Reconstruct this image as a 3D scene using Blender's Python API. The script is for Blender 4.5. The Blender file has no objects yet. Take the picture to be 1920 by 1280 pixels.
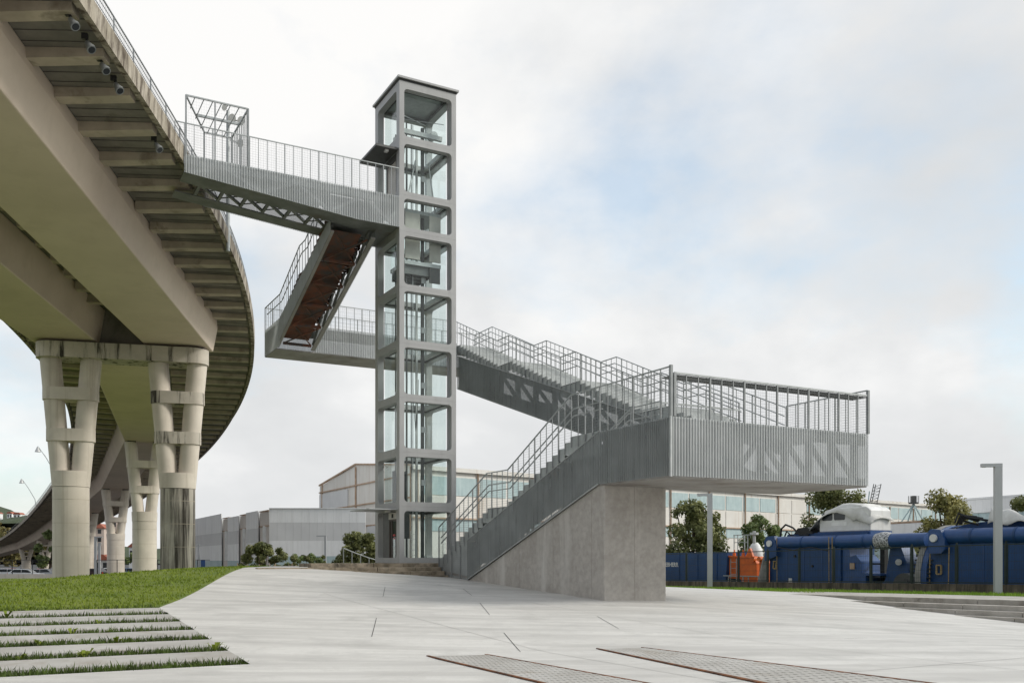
import bpy, bmesh, math, random
import numpy as np
from mathutils import Vector, Matrix
random.seed(7); RNG = np.random.default_rng(11)
scene = bpy.context.scene
COL = scene.collection
scene.cycles.transparent_max_bounces = 24

# ------------------------------------------------------------------ camera
ZC = 2.6                       # eye height above the near paving
F = 1764.0; HOR = 1048.0       # focal length and horizon in photo pixels
cam_d = bpy.data.cameras.new('camera'); cam = bpy.data.objects.new('camera', cam_d); COL.objects.link(cam)
cam.location = (0, 0, ZC); cam.rotation_euler = (math.radians(90), 0, 0)
cam_d.sensor_width = 36; cam_d.lens = 36*F/1920; cam_d.shift_y = (HOR-640)/1920
cam_d.clip_start = .1; cam_d.clip_end = 6000
scene.camera = cam

# ------------------------------------------------------------------ sky, sun, exposure
SUN = Vector((.85, -.08, .58)).normalized()
scene.view_settings.view_transform = 'Standard'; scene.view_settings.look = 'None'
scene.view_settings.exposure = 0.74; scene.view_settings.gamma = 1
world = bpy.data.worlds.new('World'); scene.world = world; world.use_nodes = True
nt = world.node_tree; nt.nodes.clear()
def N(t, typ, **kw):
    n = t.nodes.new(typ)
    for k, v in kw.items(): setattr(n, k, v)
    return n
sky = N(nt, 'ShaderNodeTexSky', sky_type='NISHITA', sun_disc=False)
sky.sun_elevation = math.asin(SUN.z); sky.sun_rotation = math.atan2(SUN.x, SUN.y)
sky.air_density = 1.0; sky.dust_density = 2.5; sky.ozone_density = 1.0
bg1 = N(nt, 'ShaderNodeBackground'); bg1.inputs['Strength'].default_value = .13
bg2 = N(nt, 'ShaderNodeBackground'); bg2.inputs['Strength'].default_value = 1.0
tc = N(nt, 'ShaderNodeTexCoord'); sep = N(nt, 'ShaderNodeSeparateXYZ')
nt.links.new(tc.outputs['Generated'], sep.inputs[0])
def mth(t, op, a, b=None, clamp=False):
    n = N(t, 'ShaderNodeMath', operation=op); n.use_clamp = clamp
    for i, x in enumerate((a, b)):
        if x is None: continue
        if isinstance(x, (int, float)): n.inputs[i].default_value = x
        else: t.links.new(x, n.inputs[i])
    return n.outputs[0]
zz = mth(nt, 'ADD', mth(nt, 'MAXIMUM', sep.outputs['Z'], 0.0), .50)
cx = mth(nt, 'DIVIDE', sep.outputs['X'], zz); cy = mth(nt, 'DIVIDE', sep.outputs['Y'], zz)
cmb = N(nt, 'ShaderNodeCombineXYZ'); nt.links.new(cx, cmb.inputs[0]); nt.links.new(cy, cmb.inputs[1])
def noise(t, vec, scale, detail=6, rough=.55, dist=0, off=None):
    n = N(t, 'ShaderNodeTexNoise'); n.inputs['Scale'].default_value = scale
    n.inputs['Detail'].default_value = detail; n.inputs['Roughness'].default_value = rough
    n.inputs['Distortion'].default_value = dist
    if off is not None:
        m = N(t, 'ShaderNodeMapping'); m.inputs['Location'].default_value = off
        t.links.new(vec, m.inputs[0]); vec = m.outputs[0]
    t.links.new(vec, n.inputs['Vector']); return n.outputs[0]
def ramp(t, fac, stops):
    r = N(t, 'ShaderNodeValToRGB'); e = r.color_ramp.elements
    while len(e) < len(stops): e.new(.5)
    for el, (p, c) in zip(e, stops):
        el.position = p; el.color = (c[0], c[1], c[2], 1) if not isinstance(c, (int, float)) else (c, c, c, 1)
    t.links.new(fac, r.inputs[0]); return r.outputs[0]
SKY_OFF = (4.36, -5.40, -1.77)
n_cov = noise(nt, cmb.outputs[0], .95, 12, .57, .12, SKY_OFF)
n_det = noise(nt, cmb.outputs[0], 1.35, 12, .55, .12, (8.02, 1.55, 2.3))
cover = ramp(nt, n_cov, [(.40, .50), (.45, .80), (.50, 1.0)])
shade = ramp(nt, n_det, [(.30, (.41, .42, .427)), (.46, (.485, .491, .495)), (.52, (.545, .547, .546)), (.58, (.592, .588, .58))])
tint = N(nt, 'ShaderNodeMix', data_type='RGBA', blend_type='MULTIPLY'); tint.inputs[0].default_value = 1
tint.inputs[7].default_value = (.96, 1.13, 1.09, 1); nt.links.new(sky.outputs[0], tint.inputs[6]); nt.links.new(tint.outputs[2], bg1.inputs['Color']); nt.links.new(shade, bg2.inputs['Color'])
mixs = N(nt, 'ShaderNodeMixShader'); nt.links.new(cover, mixs.inputs[0])
nt.links.new(bg1.outputs[0], mixs.inputs[1]); nt.links.new(bg2.outputs[0], mixs.inputs[2])
wo = N(nt, 'ShaderNodeOutputWorld'); nt.links.new(mixs.outputs[0], wo.inputs['Surface'])
sd = bpy.data.lights.new('sun', 'SUN'); sd.energy = 1.5; sd.angle = math.radians(14); sd.color = (1, .965, .91)
so = bpy.data.objects.new('sun', sd); COL.objects.link(so); so.rotation_euler = (-SUN).to_track_quat('-Z', 'Y').to_euler()
so.location = (40, -40, 60)

# ------------------------------------------------------------------ frames of reference
TH = math.atan2(.4784, .8781); CT, ST = math.cos(TH), math.sin(TH)
OX, OY = -5.024, 42.0          # front corner of the lift tower; u runs right-away, v left-away
def W(u, v, z=0.0): return Vector((OX+u*CT-v*ST, OY+u*ST+v*CT, z+ZC))
def UV(x, y): return ((x-OX)*CT+(y-OY)*ST, -(x-OX)*ST+(y-OY)*CT)
def sstep(a, b, x): t = np.clip((np.asarray(x, float)-a)/(b-a), 0, 1); return t*t*(3-2*t)

# ------------------------------------------------------------------ materials
MATS = {}
def lin(r, g, b):
    f = lambda x: ((x/255+.055)/1.055)**2.4 if x > 10 else x/255/12.92
    return (f(r), f(g), f(b))
def mat(name, c1, c2=None, scale=2.0, rough=.65, metal=0.0, bump=0.0, bscale=25.0, lo=.35, hi=.65, streak=None,
        sscale=(1.2, 1.2, .07), slo=.52, shi=.72, blot=None, bl_scale=.5, blo=.55, bhi=.75, alpha=0.0, detail=7, spec=.4, trans=0.0, squash=None, coat=0.0, sdist=.15):
    m = bpy.data.materials.new(name); m.use_nodes = True; t = m.node_tree
    bs = t.nodes['Principled BSDF']; out = t.nodes['Material Output']
    geo = N(t, 'ShaderNodeNewGeometry'); pos = geo.outputs['Position']
    if squash:
        mp = N(t, 'ShaderNodeMapping'); mp.inputs['Scale'].default_value = squash; mp.inputs['Rotation'].default_value = (0, 0, -TH)
        t.links.new(pos, mp.inputs[0]); vpos = mp.outputs[0]
    else: vpos = pos
    if c2 is None: c2 = tuple(x*.82 for x in c1)
    col = ramp(t, noise(t, vpos, scale, detail, .6), [(lo, c2), (hi, c1)])
    def over(col, fac, c):
        mx = N(t, 'ShaderNodeMix', data_type='RGBA'); t.links.new(fac, mx.inputs[0]); t.links.new(col, mx.inputs[6])
        mx.inputs[7].default_value = (*c, 1); return mx.outputs[2]
    if blot is not None: col = over(col, ramp(t, noise(t, pos, bl_scale, 8, .65, .4, (5.2, 1.3, 8.8)), [(blo, 0.0), (bhi, 1.0)]), blot)
    if streak is not None:
        mp = N(t, 'ShaderNodeMapping'); mp.inputs['Scale'].default_value = sscale; t.links.new(pos, mp.inputs[0])
        col = over(col, ramp(t, noise(t, mp.outputs[0], 2.2, 8, .68, sdist, (1.7, 4.1, .3)), [(slo, 0.0), (shi, 1.0)]), streak)
    t.links.new(col, bs.inputs['Base Color'])
    bs.inputs['Roughness'].default_value = rough; bs.inputs['Metallic'].default_value = metal
    bs.inputs['Specular IOR Level'].default_value = spec
    if coat: bs.inputs['Coat Weight'].default_value = coat
    if bump:
        b = N(t, 'ShaderNodeBump'); b.inputs['Strength'].default_value = bump; b.inputs['Distance'].default_value = .02
        t.links.new(noise(t, pos, bscale, 5, .6), b.inputs['Height']); t.links.new(b.outputs[0], bs.inputs['Normal'])
    sh = bs.outputs[0]
    if trans:
        tr = N(t, 'ShaderNodeBsdfTranslucent'); t.links.new(col, tr.inputs[0])
        mx = N(t, 'ShaderNodeMixShader'); mx.inputs[0].default_value = trans
        t.links.new(sh, mx.inputs[1]); t.links.new(tr.outputs[0], mx.inputs[2]); sh = mx.outputs[0]
    if alpha:
        tp = N(t, 'ShaderNodeBsdfTransparent'); mx = N(t, 'ShaderNodeMixShader'); mx.inputs[0].default_value = alpha
        t.links.new(sh, mx.inputs[1]); t.links.new(tp.outputs[0], mx.inputs[2]); sh = mx.outputs[0]
    t.links.new(sh, out.inputs['Surface'])
    MATS[name] = m; return m
def glass_mat(name, tint, rough=.02, ior=1.45):
    m = bpy.data.materials.new(name); m.use_nodes = True; t = m.node_tree; t.nodes.clear()
    tp = N(t, 'ShaderNodeBsdfTransparent'); tp.inputs[0].default_value = (*tint, 1)
    gl = N(t, 'ShaderNodeBsdfGlossy'); gl.inputs['Roughness'].default_value = rough
    lw = N(t, 'ShaderNodeLayerWeight'); lw.inputs[0].default_value = .5
    fr = mth(t, 'ADD', mth(t, 'MULTIPLY', mth(t, 'POWER', lw.outputs['Facing'], 4.0), .55), .025, True)
    mx = N(t, 'ShaderNodeMixShader'); t.links.new(fr, mx.inputs[0])
    t.links.new(tp.outputs[0], mx.inputs[1]); t.links.new(gl.outputs[0], mx.inputs[2])
    o = N(t, 'ShaderNodeOutputMaterial'); t.links.new(mx.outputs[0], o.inputs[0]); MATS[name] = m; return m

mat('plaza', (.62, .597, .56), (.485, .465, .435), .8, .75, bump=.25, bscale=22, blot=(.385, .37, .345), bl_scale=.75, blo=.50, bhi=.86, squash=(.30, 1.9, 1), lo=.36, hi=.62, detail=10, streak=(.50, .478, .44), sscale=(2.2, 2.2, 2.2), slo=.50, shi=.80, sdist=.6)
mat('paver', (.47, .45, .42), (.36, .34, .31), .8, .8, bump=.25, bscale=30, blot=(.30, .26, .21), bl_scale=.9)
mat('form_joint', (.33, .305, .275), (.25, .23, .205), 2.0, .9)
mat('joint', (.06, .055, .05), None, 3, .9)
mat('board_gap', (.11, .10, .085), None, 3, .9)
mat('paving_joint', (.46, .445, .42), (.37, .36, .34), .8, .9)
mat('earth', (.10, .09, .065), (.06, .06, .035), 2, .95, bump=.4)
mat('asphalt', (.075, .075, .075), (.05, .05, .05), .4, .9)
mat('lawn', (.165, .20, .026), (.10, .145, .017), .55, .9, bump=.6, bscale=14, blot=(.13, .17, .03), bl_scale=.25)
mat('grass', (.235, .285, .032), (.135, .195, .018), .7, .75, trans=.3, lo=.3, hi=.7)
mat('grass_verge', (.22, .33, .035), (.12, .22, .02), .7, .75, trans=.3)
mat('grass_strip', (.10, .155, .025), (.04, .055, .014), 2.5, .8, trans=.25)
mat('stone', (.36, .30, .225), (.15, .12, .08), 1.6, .85, bump=.6, bscale=9, blot=(.07, .06, .045), bl_scale=1.4, blo=.5, bhi=.68)
mat('kerb', (.48, .45, .405), (.33, .305, .265), 1.5, .85, bump=.4, bscale=14, blot=(.13, .10, .07), bl_scale=.8)
mat('plinth', (.46, .43, .395), (.335, .312, .285), 5.0, .82, bump=.5, bscale=12, detail=10, lo=.28, hi=.68, blot=(.29, .265, .235), bl_scale=.55, blo=.44, bhi=.78, streak=(.58, .56, .525), sscale=(.42, .42, .03), slo=.52, shi=.72)
mat('wall_dirty', (.20, .16, .12), (.08, .065, .05), 1.0, .9, bump=.4, streak=(.035, .03, .025), sscale=(1.5, 1.5, .15), slo=.45, shi=.65)
mat('concrete', (.64, .575, .49), (.52, .465, .395), .5, .8, bump=.15, bscale=12, streak=(.33, .27, .20), sscale=(1.1, 1.1, .03), slo=.54, shi=.80)
mat('concrete_dirty', (.50, .455, .39), (.36, .33, .28), .6, .85, bump=.2, bscale=12, streak=(.045, .038, .03), sscale=(1.2, 1.2, .045), slo=.44, shi=.58, sdist=.5)
mat('cap_concrete', (.55, .495, .42), (.42, .38, .32), .6, .85, bump=.2, streak=(.04, .035, .027), sscale=(.9, .9, .07), slo=.50, shi=.60, sdist=.4)
mat('girder', (.69, .575, .47), (.61, .505, .41), .22, .8, bump=.08, bscale=10, streak=(.57, .47, .375), sscale=(.3, .3, .3), slo=.5, shi=.8)
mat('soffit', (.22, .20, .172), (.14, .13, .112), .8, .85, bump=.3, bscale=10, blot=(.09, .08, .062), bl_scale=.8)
mat('rib', (.50, .43, .335), (.36, .31, .24), .8, .85, bump=.2, bscale=10, blot=(.15, .125, .09), bl_scale=.7)
mat('fascia', (.45, .40, .33), (.30, .26, .20), .8, .85, bump=.3, streak=(.075, .055, .038), sscale=(1.3, 1.3, .25), slo=.43, shi=.60)
mat('galv', (.43, .445, .44), (.32, .335, .33), 1.2, .5, .35, bump=.05, streak=(.25, .265, .26), sscale=(2.5, 2.5, .1), slo=.5, shi=.75)
mat('galv_light', (.46, .47, .465), (.37, .385, .38), 3, .5, .3)
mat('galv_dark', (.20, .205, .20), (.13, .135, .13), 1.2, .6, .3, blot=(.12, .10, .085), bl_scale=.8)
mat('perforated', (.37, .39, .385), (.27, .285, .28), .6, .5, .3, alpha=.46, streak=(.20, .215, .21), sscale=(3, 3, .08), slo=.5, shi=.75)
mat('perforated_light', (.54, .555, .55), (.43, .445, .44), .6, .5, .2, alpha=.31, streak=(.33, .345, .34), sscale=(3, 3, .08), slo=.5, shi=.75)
mat('perforated_open', (.50, .515, .51), (.40, .415, .41), .6, .5, .2, alpha=.55)
mat('grating', (.36, .375, .37), (.28, .295, .29), 3, .6, .3, alpha=.10)
mat('wire', (.30, .31, .31), None, 4, .5, .3)
mat('wrap', (.60, .60, .60), (.10, .10, .10), 14, .8, lo=.45, hi=.55)
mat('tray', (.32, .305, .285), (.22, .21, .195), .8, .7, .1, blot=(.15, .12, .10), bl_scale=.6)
mat('rust_steel', (.19, .068, .038), (.075, .045, .033), 1.2, .85, .1, blot=(.07, .065, .06), bl_scale=1.3, blo=.47, bhi=.62)
mat('rust', (.22, .085, .03), (.06, .03, .018), 3.5, .9, bump=.4)
mat('tower_paint', (.365, .362, .355), (.32, .317, .311), .5, .45, .05, streak=(.295, .292, .286), sscale=(1, 1, .12))
mat('dark_steel', (.045, .045, .045), (.03, .03, .03), 2, .5, .3)
mat('charcoal', (.10, .10, .095), (.07, .07, .066), 2, .5, .2)
mat('steel', (.50, .50, .49), (.40, .40, .39), 2, .4, .2)
mat('galv_post', (.27, .28, .28), (.21, .22, .22), 3, .5, .3)
mat('lift_panel', (.50, .47, .42), (.38, .36, .32), 1.5, .5, .1)
mat('door_frame', (.07, .055, .045), None, 3, .5, .3)
mat('red_paint', (.45, .03, .03), None, 3, .5)
mat('white_paint', (.74, .73, .71), (.62, .61, .59), 1.2, .55, streak=(.50, .48, .45), sscale=(1, 1, .1), slo=.55, shi=.8)
mat('wall_white', (.82, .81, .79), (.77, .76, .745), .4, .6, streak=(.56, .545, .52), sscale=(.8, .8, .03), slo=.5, shi=.8)
mat('wall_grey', (.64, .63, .615), (.59, .58, .568), .4, .6)
mat('wall_teal', (.42, .515, .515), (.34, .435, .44), .5, .55, streak=(.50, .58, .575), sscale=(1.2, 1.2, .03), slo=.5, shi=.75)
mat('wall_tan', (.60, .545, .495), (.53, .475, .43), .8, .7)
mat('wall_cream', (.70, .67, .62), (.63, .595, .54), .2, .65, streak=(.47, .37, .28), sscale=(.5, .5, .02), slo=.55, shi=.78)
mat('wall_rust', (.50, .37, .27), (.36, .24, .16), .9, .85, blot=(.5, .42, .35), bl_scale=.3)
mat('roof_red', (.38, .13, .08), (.27, .09, .06), .5, .8)
mat('house', (.55, .45, .38), (.45, .36, .31), .1, .8)
mat('window_dark', (.035, .04, .045), (.02, .022, .025), 1, .15)
mat('blue_paint', (.012, .06, .185), (.010, .048, .145), 1.0, .5, streak=(.02, .045, .10), sscale=(2, 2, .2), slo=.5, shi=.8, blot=(.035, .06, .13), bl_scale=.9, blo=.6, bhi=.85)
mat('blue_light', (.016, .068, .21), (.012, .055, .175), 1.5, .42, coat=.15, blot=(.03, .06, .14), bl_scale=1.5)
mat('orange_paint', (.72, .145, .012), (.55, .10, .012), 1.4, .5, blot=(.28, .07, .02), bl_scale=1.8, blo=.6, bhi=.8)
mat('green_paint', (.02, .20, .07), (.015, .14, .05), 2, .6)
mat('tarp_grey', (.30, .29, .265), (.20, .195, .18), 1.5, .9, bump=.5, bscale=5)
mat('tarp_white', (.62, .61, .58), (.50, .49, .46), 1.5, .85, bump=.6, bscale=4)
mat('black', (.015, .015, .016), (.01, .01, .01), 3, .6)
mat('rope', (.40, .29, .15), (.30, .21, .10), 5, .9)
mat('fence_green', (.018, .032, .028), (.012, .022, .02), 3, .5)
mat('lamp_paint', (.44, .445, .45), (.40, .405, .41), 1, .45, .2)
mat('bark', (.10, .075, .05), (.06, .045, .03), 4, .9, bump=.5)
def leafm(n, a, b): mat(n, a, b, 1.6, .55, trans=.25, lo=.35, hi=.65, spec=.35)
leafm('leaf_dark', (.27, .275, .10), (.075, .092, .032)); leafm('leaf_mid', (.28, .33, .125), (.09, .135, .042))
leafm('leaf_olive', (.40, .355, .125), (.125, .13, .042)); leafm('leaf_autumn', (.22, .16, .06), (.09, .10, .03)); leafm('plume', (.50, .36, .27), (.38, .25, .18))
mat('hill', (.06, .075, .035), (.035, .05, .025), .04, .95)
for i, cc in enumerate([(.70, .70, .70), (.32, .33, .35), (.03, .03, .035), (.35, .03, .03), (.10, .16, .30)]): mat('car%d' % i, cc, cc, 1, .3, .1, coat=.6)
mat('tyre', (.02, .02, .02), None, 2, .9); mat('tail_lamp', (.5, .02, .01), None, 2, .3)
glass_mat('glass', (.952, .982, .978)); glass_mat('lens', (.55, .6, .62), .05)
m = glass_mat('car_glass', (.10, .12, .13))

# ------------------------------------------------------------------ mesh helpers
ORG = {}
class MB:
    def __init__(s): s.v = []; s.f = []
    def add(s, vs, fs):
        o = len(s.v); s.v += [tuple(p) for p in vs]; s.f += [tuple(i+o for i in f) for f in fs]; return s
    def box(s, x0, x1, y0, y1, z0, z1):
        return s.add([(x0,y0,z0),(x1,y0,z0),(x1,y1,z0),(x0,y1,z0),(x0,y0,z1),(x1,y0,z1),(x1,y1,z1),(x0,y1,z1)],
                     [(3,2,1,0),(4,5,6,7),(0,1,5,4),(1,2,6,5),(2,3,7,6),(3,0,4,7)])
    def bar(s, p0, p1, w, h=None, up=(0,0,1)):
        h = w if h is None else h; p0 = Vector(p0); p1 = Vector(p1); d = (p1-p0).normalized(); up = Vector(up)
        if abs(d.dot(up)) > .98: up = Vector((1,0,0))
        a = d.cross(up).normalized()*w/2; b = a.cross(d).normalized()*h/2
        return s.add([p0-a-b,p0+a-b,p0+a+b,p0-a+b,p1-a-b,p1+a-b,p1+a+b,p1-a+b],
                     [(0,1,2,3),(7,6,5,4),(0,4,5,1),(1,5,6,2),(2,6,7,3),(3,7,4,0)])
    def wire(s, p0, p1, w):
        p0 = Vector(p0); p1 = Vector(p1); d = (p1-p0).normalized(); up = Vector((0,0,1))
        if abs(d.z) > .95: up = Vector((1,0,0))
        a = d.cross(up).normalized()*w/2; b = a.cross(d).normalized()*w/2
        return s.add([p0+a,p0+b,p0-a,p0-b,p1+a,p1+b,p1-a,p1-b], [(0,1,5,4),(1,2,6,5),(2,3,7,6),(3,0,4,7)])
    def tube(s, p0, p1, r0, r1=None, n=10, caps=True, sx=1.0):
        r1 = r0 if r1 is None else r1; p0 = Vector(p0); p1 = Vector(p1); d = (p1-p0).normalized()
        up = Vector((0,0,1)) if abs(d.z) < .95 else Vector((0,1,0))
        a = d.cross(up).normalized(); b = a.cross(d).normalized(); vs = []
        for p, r in ((p0,r0),(p1,r1)):
            for i in range(n):
                t = 2*math.pi*i/n; vs.append(p+a*math.cos(t)*r*sx+b*math.sin(t)*r)
        fs = [(i,(i+1)%n,n+(i+1)%n,n+i) for i in range(n)]
        if caps: fs += [tuple(range(n-1,-1,-1)), tuple(range(n,2*n))]
        return s.add(vs, fs)
    def path(s, pts, r, n=6):
        pts = [Vector(p) for p in pts]; rings = []
        for i, p in enumerate(pts):
            d = (pts[min(i+1,len(pts)-1)]-pts[max(i-1,0)]).normalized(); up = Vector((0,0,1)) if abs(d.z) < .9 else Vector((0,1,0))
            a = d.cross(up).normalized(); b = a.cross(d).normalized(); rr = r[i] if isinstance(r,(list,tuple)) else r
            rings.append([p+a*math.cos(2*math.pi*k/n)*rr+b*math.sin(2*math.pi*k/n)*rr for k in range(n)])
        vs = [q for R in rings for q in R]
        fs = [(i*n+k,i*n+(k+1)%n,(i+1)*n+(k+1)%n,(i+1)*n+k) for i in range(len(pts)-1) for k in range(n)]
        fs += [tuple(range(n-1,-1,-1)), tuple(range((len(pts)-1)*n,len(pts)*n))]
        return s.add(vs, fs)
    def prism(s, poly, fn, d0, d1):
        n = len(poly); vs = [fn(a,b,d0) for a,b in poly]+[fn(a,b,d1) for a,b in poly]
        fs = [tuple(range(n-1,-1,-1)), tuple(range(n,2*n))]+[(i,(i+1)%n,n+(i+1)%n,n+i) for i in range(n)]
        return s.add(vs, fs)
    def mesh(s, name, m, off=(0,0,0), smooth=False):
        me = bpy.data.meshes.new(name); o = Vector(off)
        me.from_pydata([Vector(p)-o for p in s.v], [], s.f)
        bm = bmesh.new(); bm.from_mesh(me); bmesh.ops.recalc_face_normals(bm, faces=bm.faces[:]); bm.to_mesh(me); bm.free()
        if m: me.materials.append(MATS[m])
        if smooth:
            me.polygons.foreach_set('use_smooth', [True]*len(me.polygons)); me.set_sharp_from_angle(angle=math.radians(40))
        me.update(); return me
def put(me, name, parent=None, loc=(0,0,0), rot=(0,0,0)):
    o = bpy.data.objects.new(name, me); COL.objects.link(o); o.location = loc; o.rotation_euler = rot
    if parent is not None: o.parent = parent; ORG[o.name] = ORG.get(parent.name, Vector((0,0,0)))
    return o
def part(mb, name, m, parent, smooth=False):
    return put(mb.mesh(name, m, ORG.get(parent.name, (0,0,0)) if parent else (0,0,0), smooth), name, parent)
def tag(o, label, cat=None, group=None, kind=None):
    o['label'] = label
    if cat: o['category'] = cat
    if group: o['group'] = group
    if kind: o['kind'] = kind
    return o
def struct(mb, name, m, kind='structure', smooth=False, label=None):
    o = put(mb.mesh(name, m, (0,0,0), smooth), name); o['kind'] = kind
    if label: o['label'] = label
    return o
def thing(name, label, cat, loc, rz=0.0, group=None, org=(0,0,0)):
    e = bpy.data.objects.new(name, None); COL.objects.link(e); e.location = loc; e.rotation_euler = (0,0,rz)
    e.empty_display_size = .3; ORG[e.name] = Vector(org); tag(e, label, cat, group); return e
def gthing(name, label, cat, u, v, z, group=None):          # on the building grid; children are written in (u, v, z)
    return thing(name, label, cat, W(u, v, z), TH, group, (u, v, z))
def copy_tree(o, parent=None):
    c = o.copy(); COL.objects.link(c); ORG[c.name] = ORG.get(o.name, Vector((0,0,0)))
    if parent is not None: c.parent = parent
    for ch in list(o.children): copy_tree(ch, c)
    return c
def fast_mesh(name, verts, faces, m, kind=None):
    me = bpy.data.meshes.new(name); nv = len(verts); nf, k = faces.shape
    me.vertices.add(nv); me.vertices.foreach_set('co', np.ascontiguousarray(verts, np.float32).ravel())
    me.loops.add(nf*k); me.loops.foreach_set('vertex_index', np.ascontiguousarray(faces, np.int32).ravel())
    me.polygons.add(nf); me.polygons.foreach_set('loop_start', np.arange(0, nf*k, k, dtype=np.int32))
    me.update(calc_edges=True); me.materials.append(MATS[m]); return me
# ------------------------------------------------------------------ ground
EA, EB = np.array((-11.9, -12.4)), np.array((-3.8, 7.6))     # paving / lawn edge
EN = np.array((-(EB-EA)[1], (EB-EA)[0])); EN = EN/np.linalg.norm(EN)
def plaza_z(u, v):
    u = np.asarray(u, float); v = np.asarray(v, float)
    p = -1.36+.047*(np.maximum(v, -23.3)+13.7)-.028*np.clip(u-2.5, 0, 14)
    p = p+.06*np.clip(1.68-u, 0, 6)*sstep(-11, -1, v)
    p = np.minimum(p, -.34)
    p = np.where(v > 9, p-.10*np.clip(v-9, 0, 18), p)
    r = terr_z(v)
    w = sstep(5.5, 16, u)*sstep(-17, -7, v)
    return p*(1-w)+r*w
def terr_z(v): return -1.5-.012*(np.asarray(v, float)+8.4)
def lawn_z(u, v):
    u = np.asarray(u, float); v = np.asarray(v, float)
    d = (u-EA[0])*EN[0]+(v-EA[1])*EN[1]
    y = OY+u*ST+v*CT
    base = -1.28-.013*np.clip(y-50, 0, 80)
    w = sstep(0, 15, d)
    return plaza_z(np.where(u < -12, -12, u), v)*(1-w)+base*w
def sheet(us, vs, fn, dz=0.0, mask=None):
    mb = MB(); idx = {}
    for i, u in enumerate(us):
        for j, v in enumerate(vs):
            idx[i, j] = len(mb.v); mb.v.append(tuple(W(u, v, float(fn(u, v))+dz)))
    for i in range(len(us)-1):
        for j in range(len(vs)-1):
            if mask is None or mask((us[i]+us[i+1])/2, (vs[j]+vs[j+1])/2): mb.f.append((idx[i,j], idx[i+1,j], idx[i+1,j+1], idx[i,j+1]))
    return mb
# far ground: one sheet to the horizon, dipping below the near paving
mb = MB(); rad = [0, 20, 40, 60, 80, 110, 150, 200, 300, 600, 1500, 4500]; n = 48
for r in rad:
    for k in range(n):
        a = 2*math.pi*k/n; x, y = r*math.cos(a), 40+r*math.sin(a)
        z = -3.6 if r < 60 else (-2.75 if r < 300 else -3.2)
        mb.v.append((x, y, z+ZC))
for i in range(len(rad)-1):
    for k in range(n): mb.f.append((i*n+k, i*n+(k+1)%n, (i+1)*n+(k+1)%n, (i+1)*n+k))
struct(mb, 'ground', 'asphalt')
# plaza: rows along v, left and right boundary per row
def row_sheet(vs, ul, ur, nu, fn, dz=0.0):
    mb = MB()
    for v in vs:
        for k in range(nu+1):
            u = ul(v)+(ur(v)-ul(v))*k/nu; mb.v.append(tuple(W(u, v, float(fn(u, v))+dz)))
    for j in range(len(vs)-1):
        for k in range(nu):
            a = j*(nu+1)+k; mb.f.append((a, a+1, a+nu+2, a+nu+1))
    return mb
def edge_u(v): return float(np.interp(v, [-12.4, 7.6, 26], [-11.9, -3.8, 3.6]))
def right_u(v): return float(np.interp(v, [-50, -9.6, -9.0, 8, 26], [14.05, 14.05, 16.0, 20.6, 24.2]))
plaza = struct(row_sheet(np.linspace(-22.95, 27, 101), lambda v: -11.9 if v < -12.4 else edge_u(v), right_u, 60, plaza_z), 'plaza', 'plaza', smooth=True,
       label='pale sloping concrete paving of the plaza')
front = struct(row_sheet(np.linspace(-52, -22.95, 40), lambda v: -60, right_u, 90, lambda u, v: plaza_z(u, v)), 'pavement', 'plaza', smooth=True, label='pale concrete paving in front of the grass strips')
# lawn on the left
def lawn_right(v): return -11.9 if v < -12.4 else edge_u(v)
lawn = struct(row_sheet(np.linspace(-12.4, 62, 90), lambda v: -75 if v > -12 else -60, lawn_right, 70, lawn_z, -.012), 'lawn', 'lawn', smooth=True, label='green lawn under the viaduct')
# soil below the strips
struct(row_sheet(np.linspace(-22.95, -12.4, 20), lambda v: -60, lambda v: -11.9, 30, lambda u, v: plaza_z(-12, v), -.09), 'soil', 'earth')
# concrete strips with grass between them
PITCH = 1.75; GW = .62
sg = gthing('paving_strips', 'row of long concrete bars laid with grass joints beside the lawn', 'paving', -12, -17, plaza_z(-12, -17))
for k in range(6):
    v1 = -22.95+GW+k*PITCH; v0 = v1; v1 = v0+PITCH-GW
    mb = MB(); 
    for (ua, ub) in ((-40.0, -30.02), (-30.0, -20.02), (-20.0, -11.9)):
        za = float(plaza_z(-12, v0)); zb = float(plaza_z(-12, v1))
        mb.add([(ua,v0,za-.14),(ub,v0,za-.14),(ub,v1,zb-.14),(ua,v1,zb-.14),(ua,v0,za),(ub,v0,za),(ub,v1,zb),(ua,v1,zb)],
               [(3,2,1,0),(4,5,6,7),(0,1,5,4),(1,2,6,5),(2,3,7,6),(3,0,4,7)])
    part(mb, 'concrete_bar', 'paver', sg)
def blades(name, pu, pv, zf, h0, h1, w, lean, m, label, kind='stuff'):
    n = len(pu); z = zf(pu, pv)+ZC
    x = OX+pu*CT-pv*ST; y = OY+pu*ST+pv*CT
    a = RNG.uniform(0, 2*np.pi, n); h = RNG.uniform(h0, h1, n)*(1+.5*RNG.random(n)**4)
    la = RNG.uniform(0, 2*np.pi, n); ll = lean*h*RNG.random(n); ww = w*RNG.uniform(.6, 1.3, n)
    v = np.zeros((n, 3, 3))
    v[:,0] = np.stack([x-np.cos(a)*ww, y-np.sin(a)*ww, z-.03], 1); v[:,1] = np.stack([x+np.cos(a)*ww, y+np.sin(a)*ww, z-.03], 1)
    v[:,2] = np.stack([x+np.cos(la)*ll, y+np.sin(la)*ll, z+h], 1)
    me = fast_mesh(name, v.reshape(-1, 3), np.arange(n*3).reshape(-1, 3), m)
    o = put(me, name); o['kind'] = kind; o['label'] = label; return o
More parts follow.
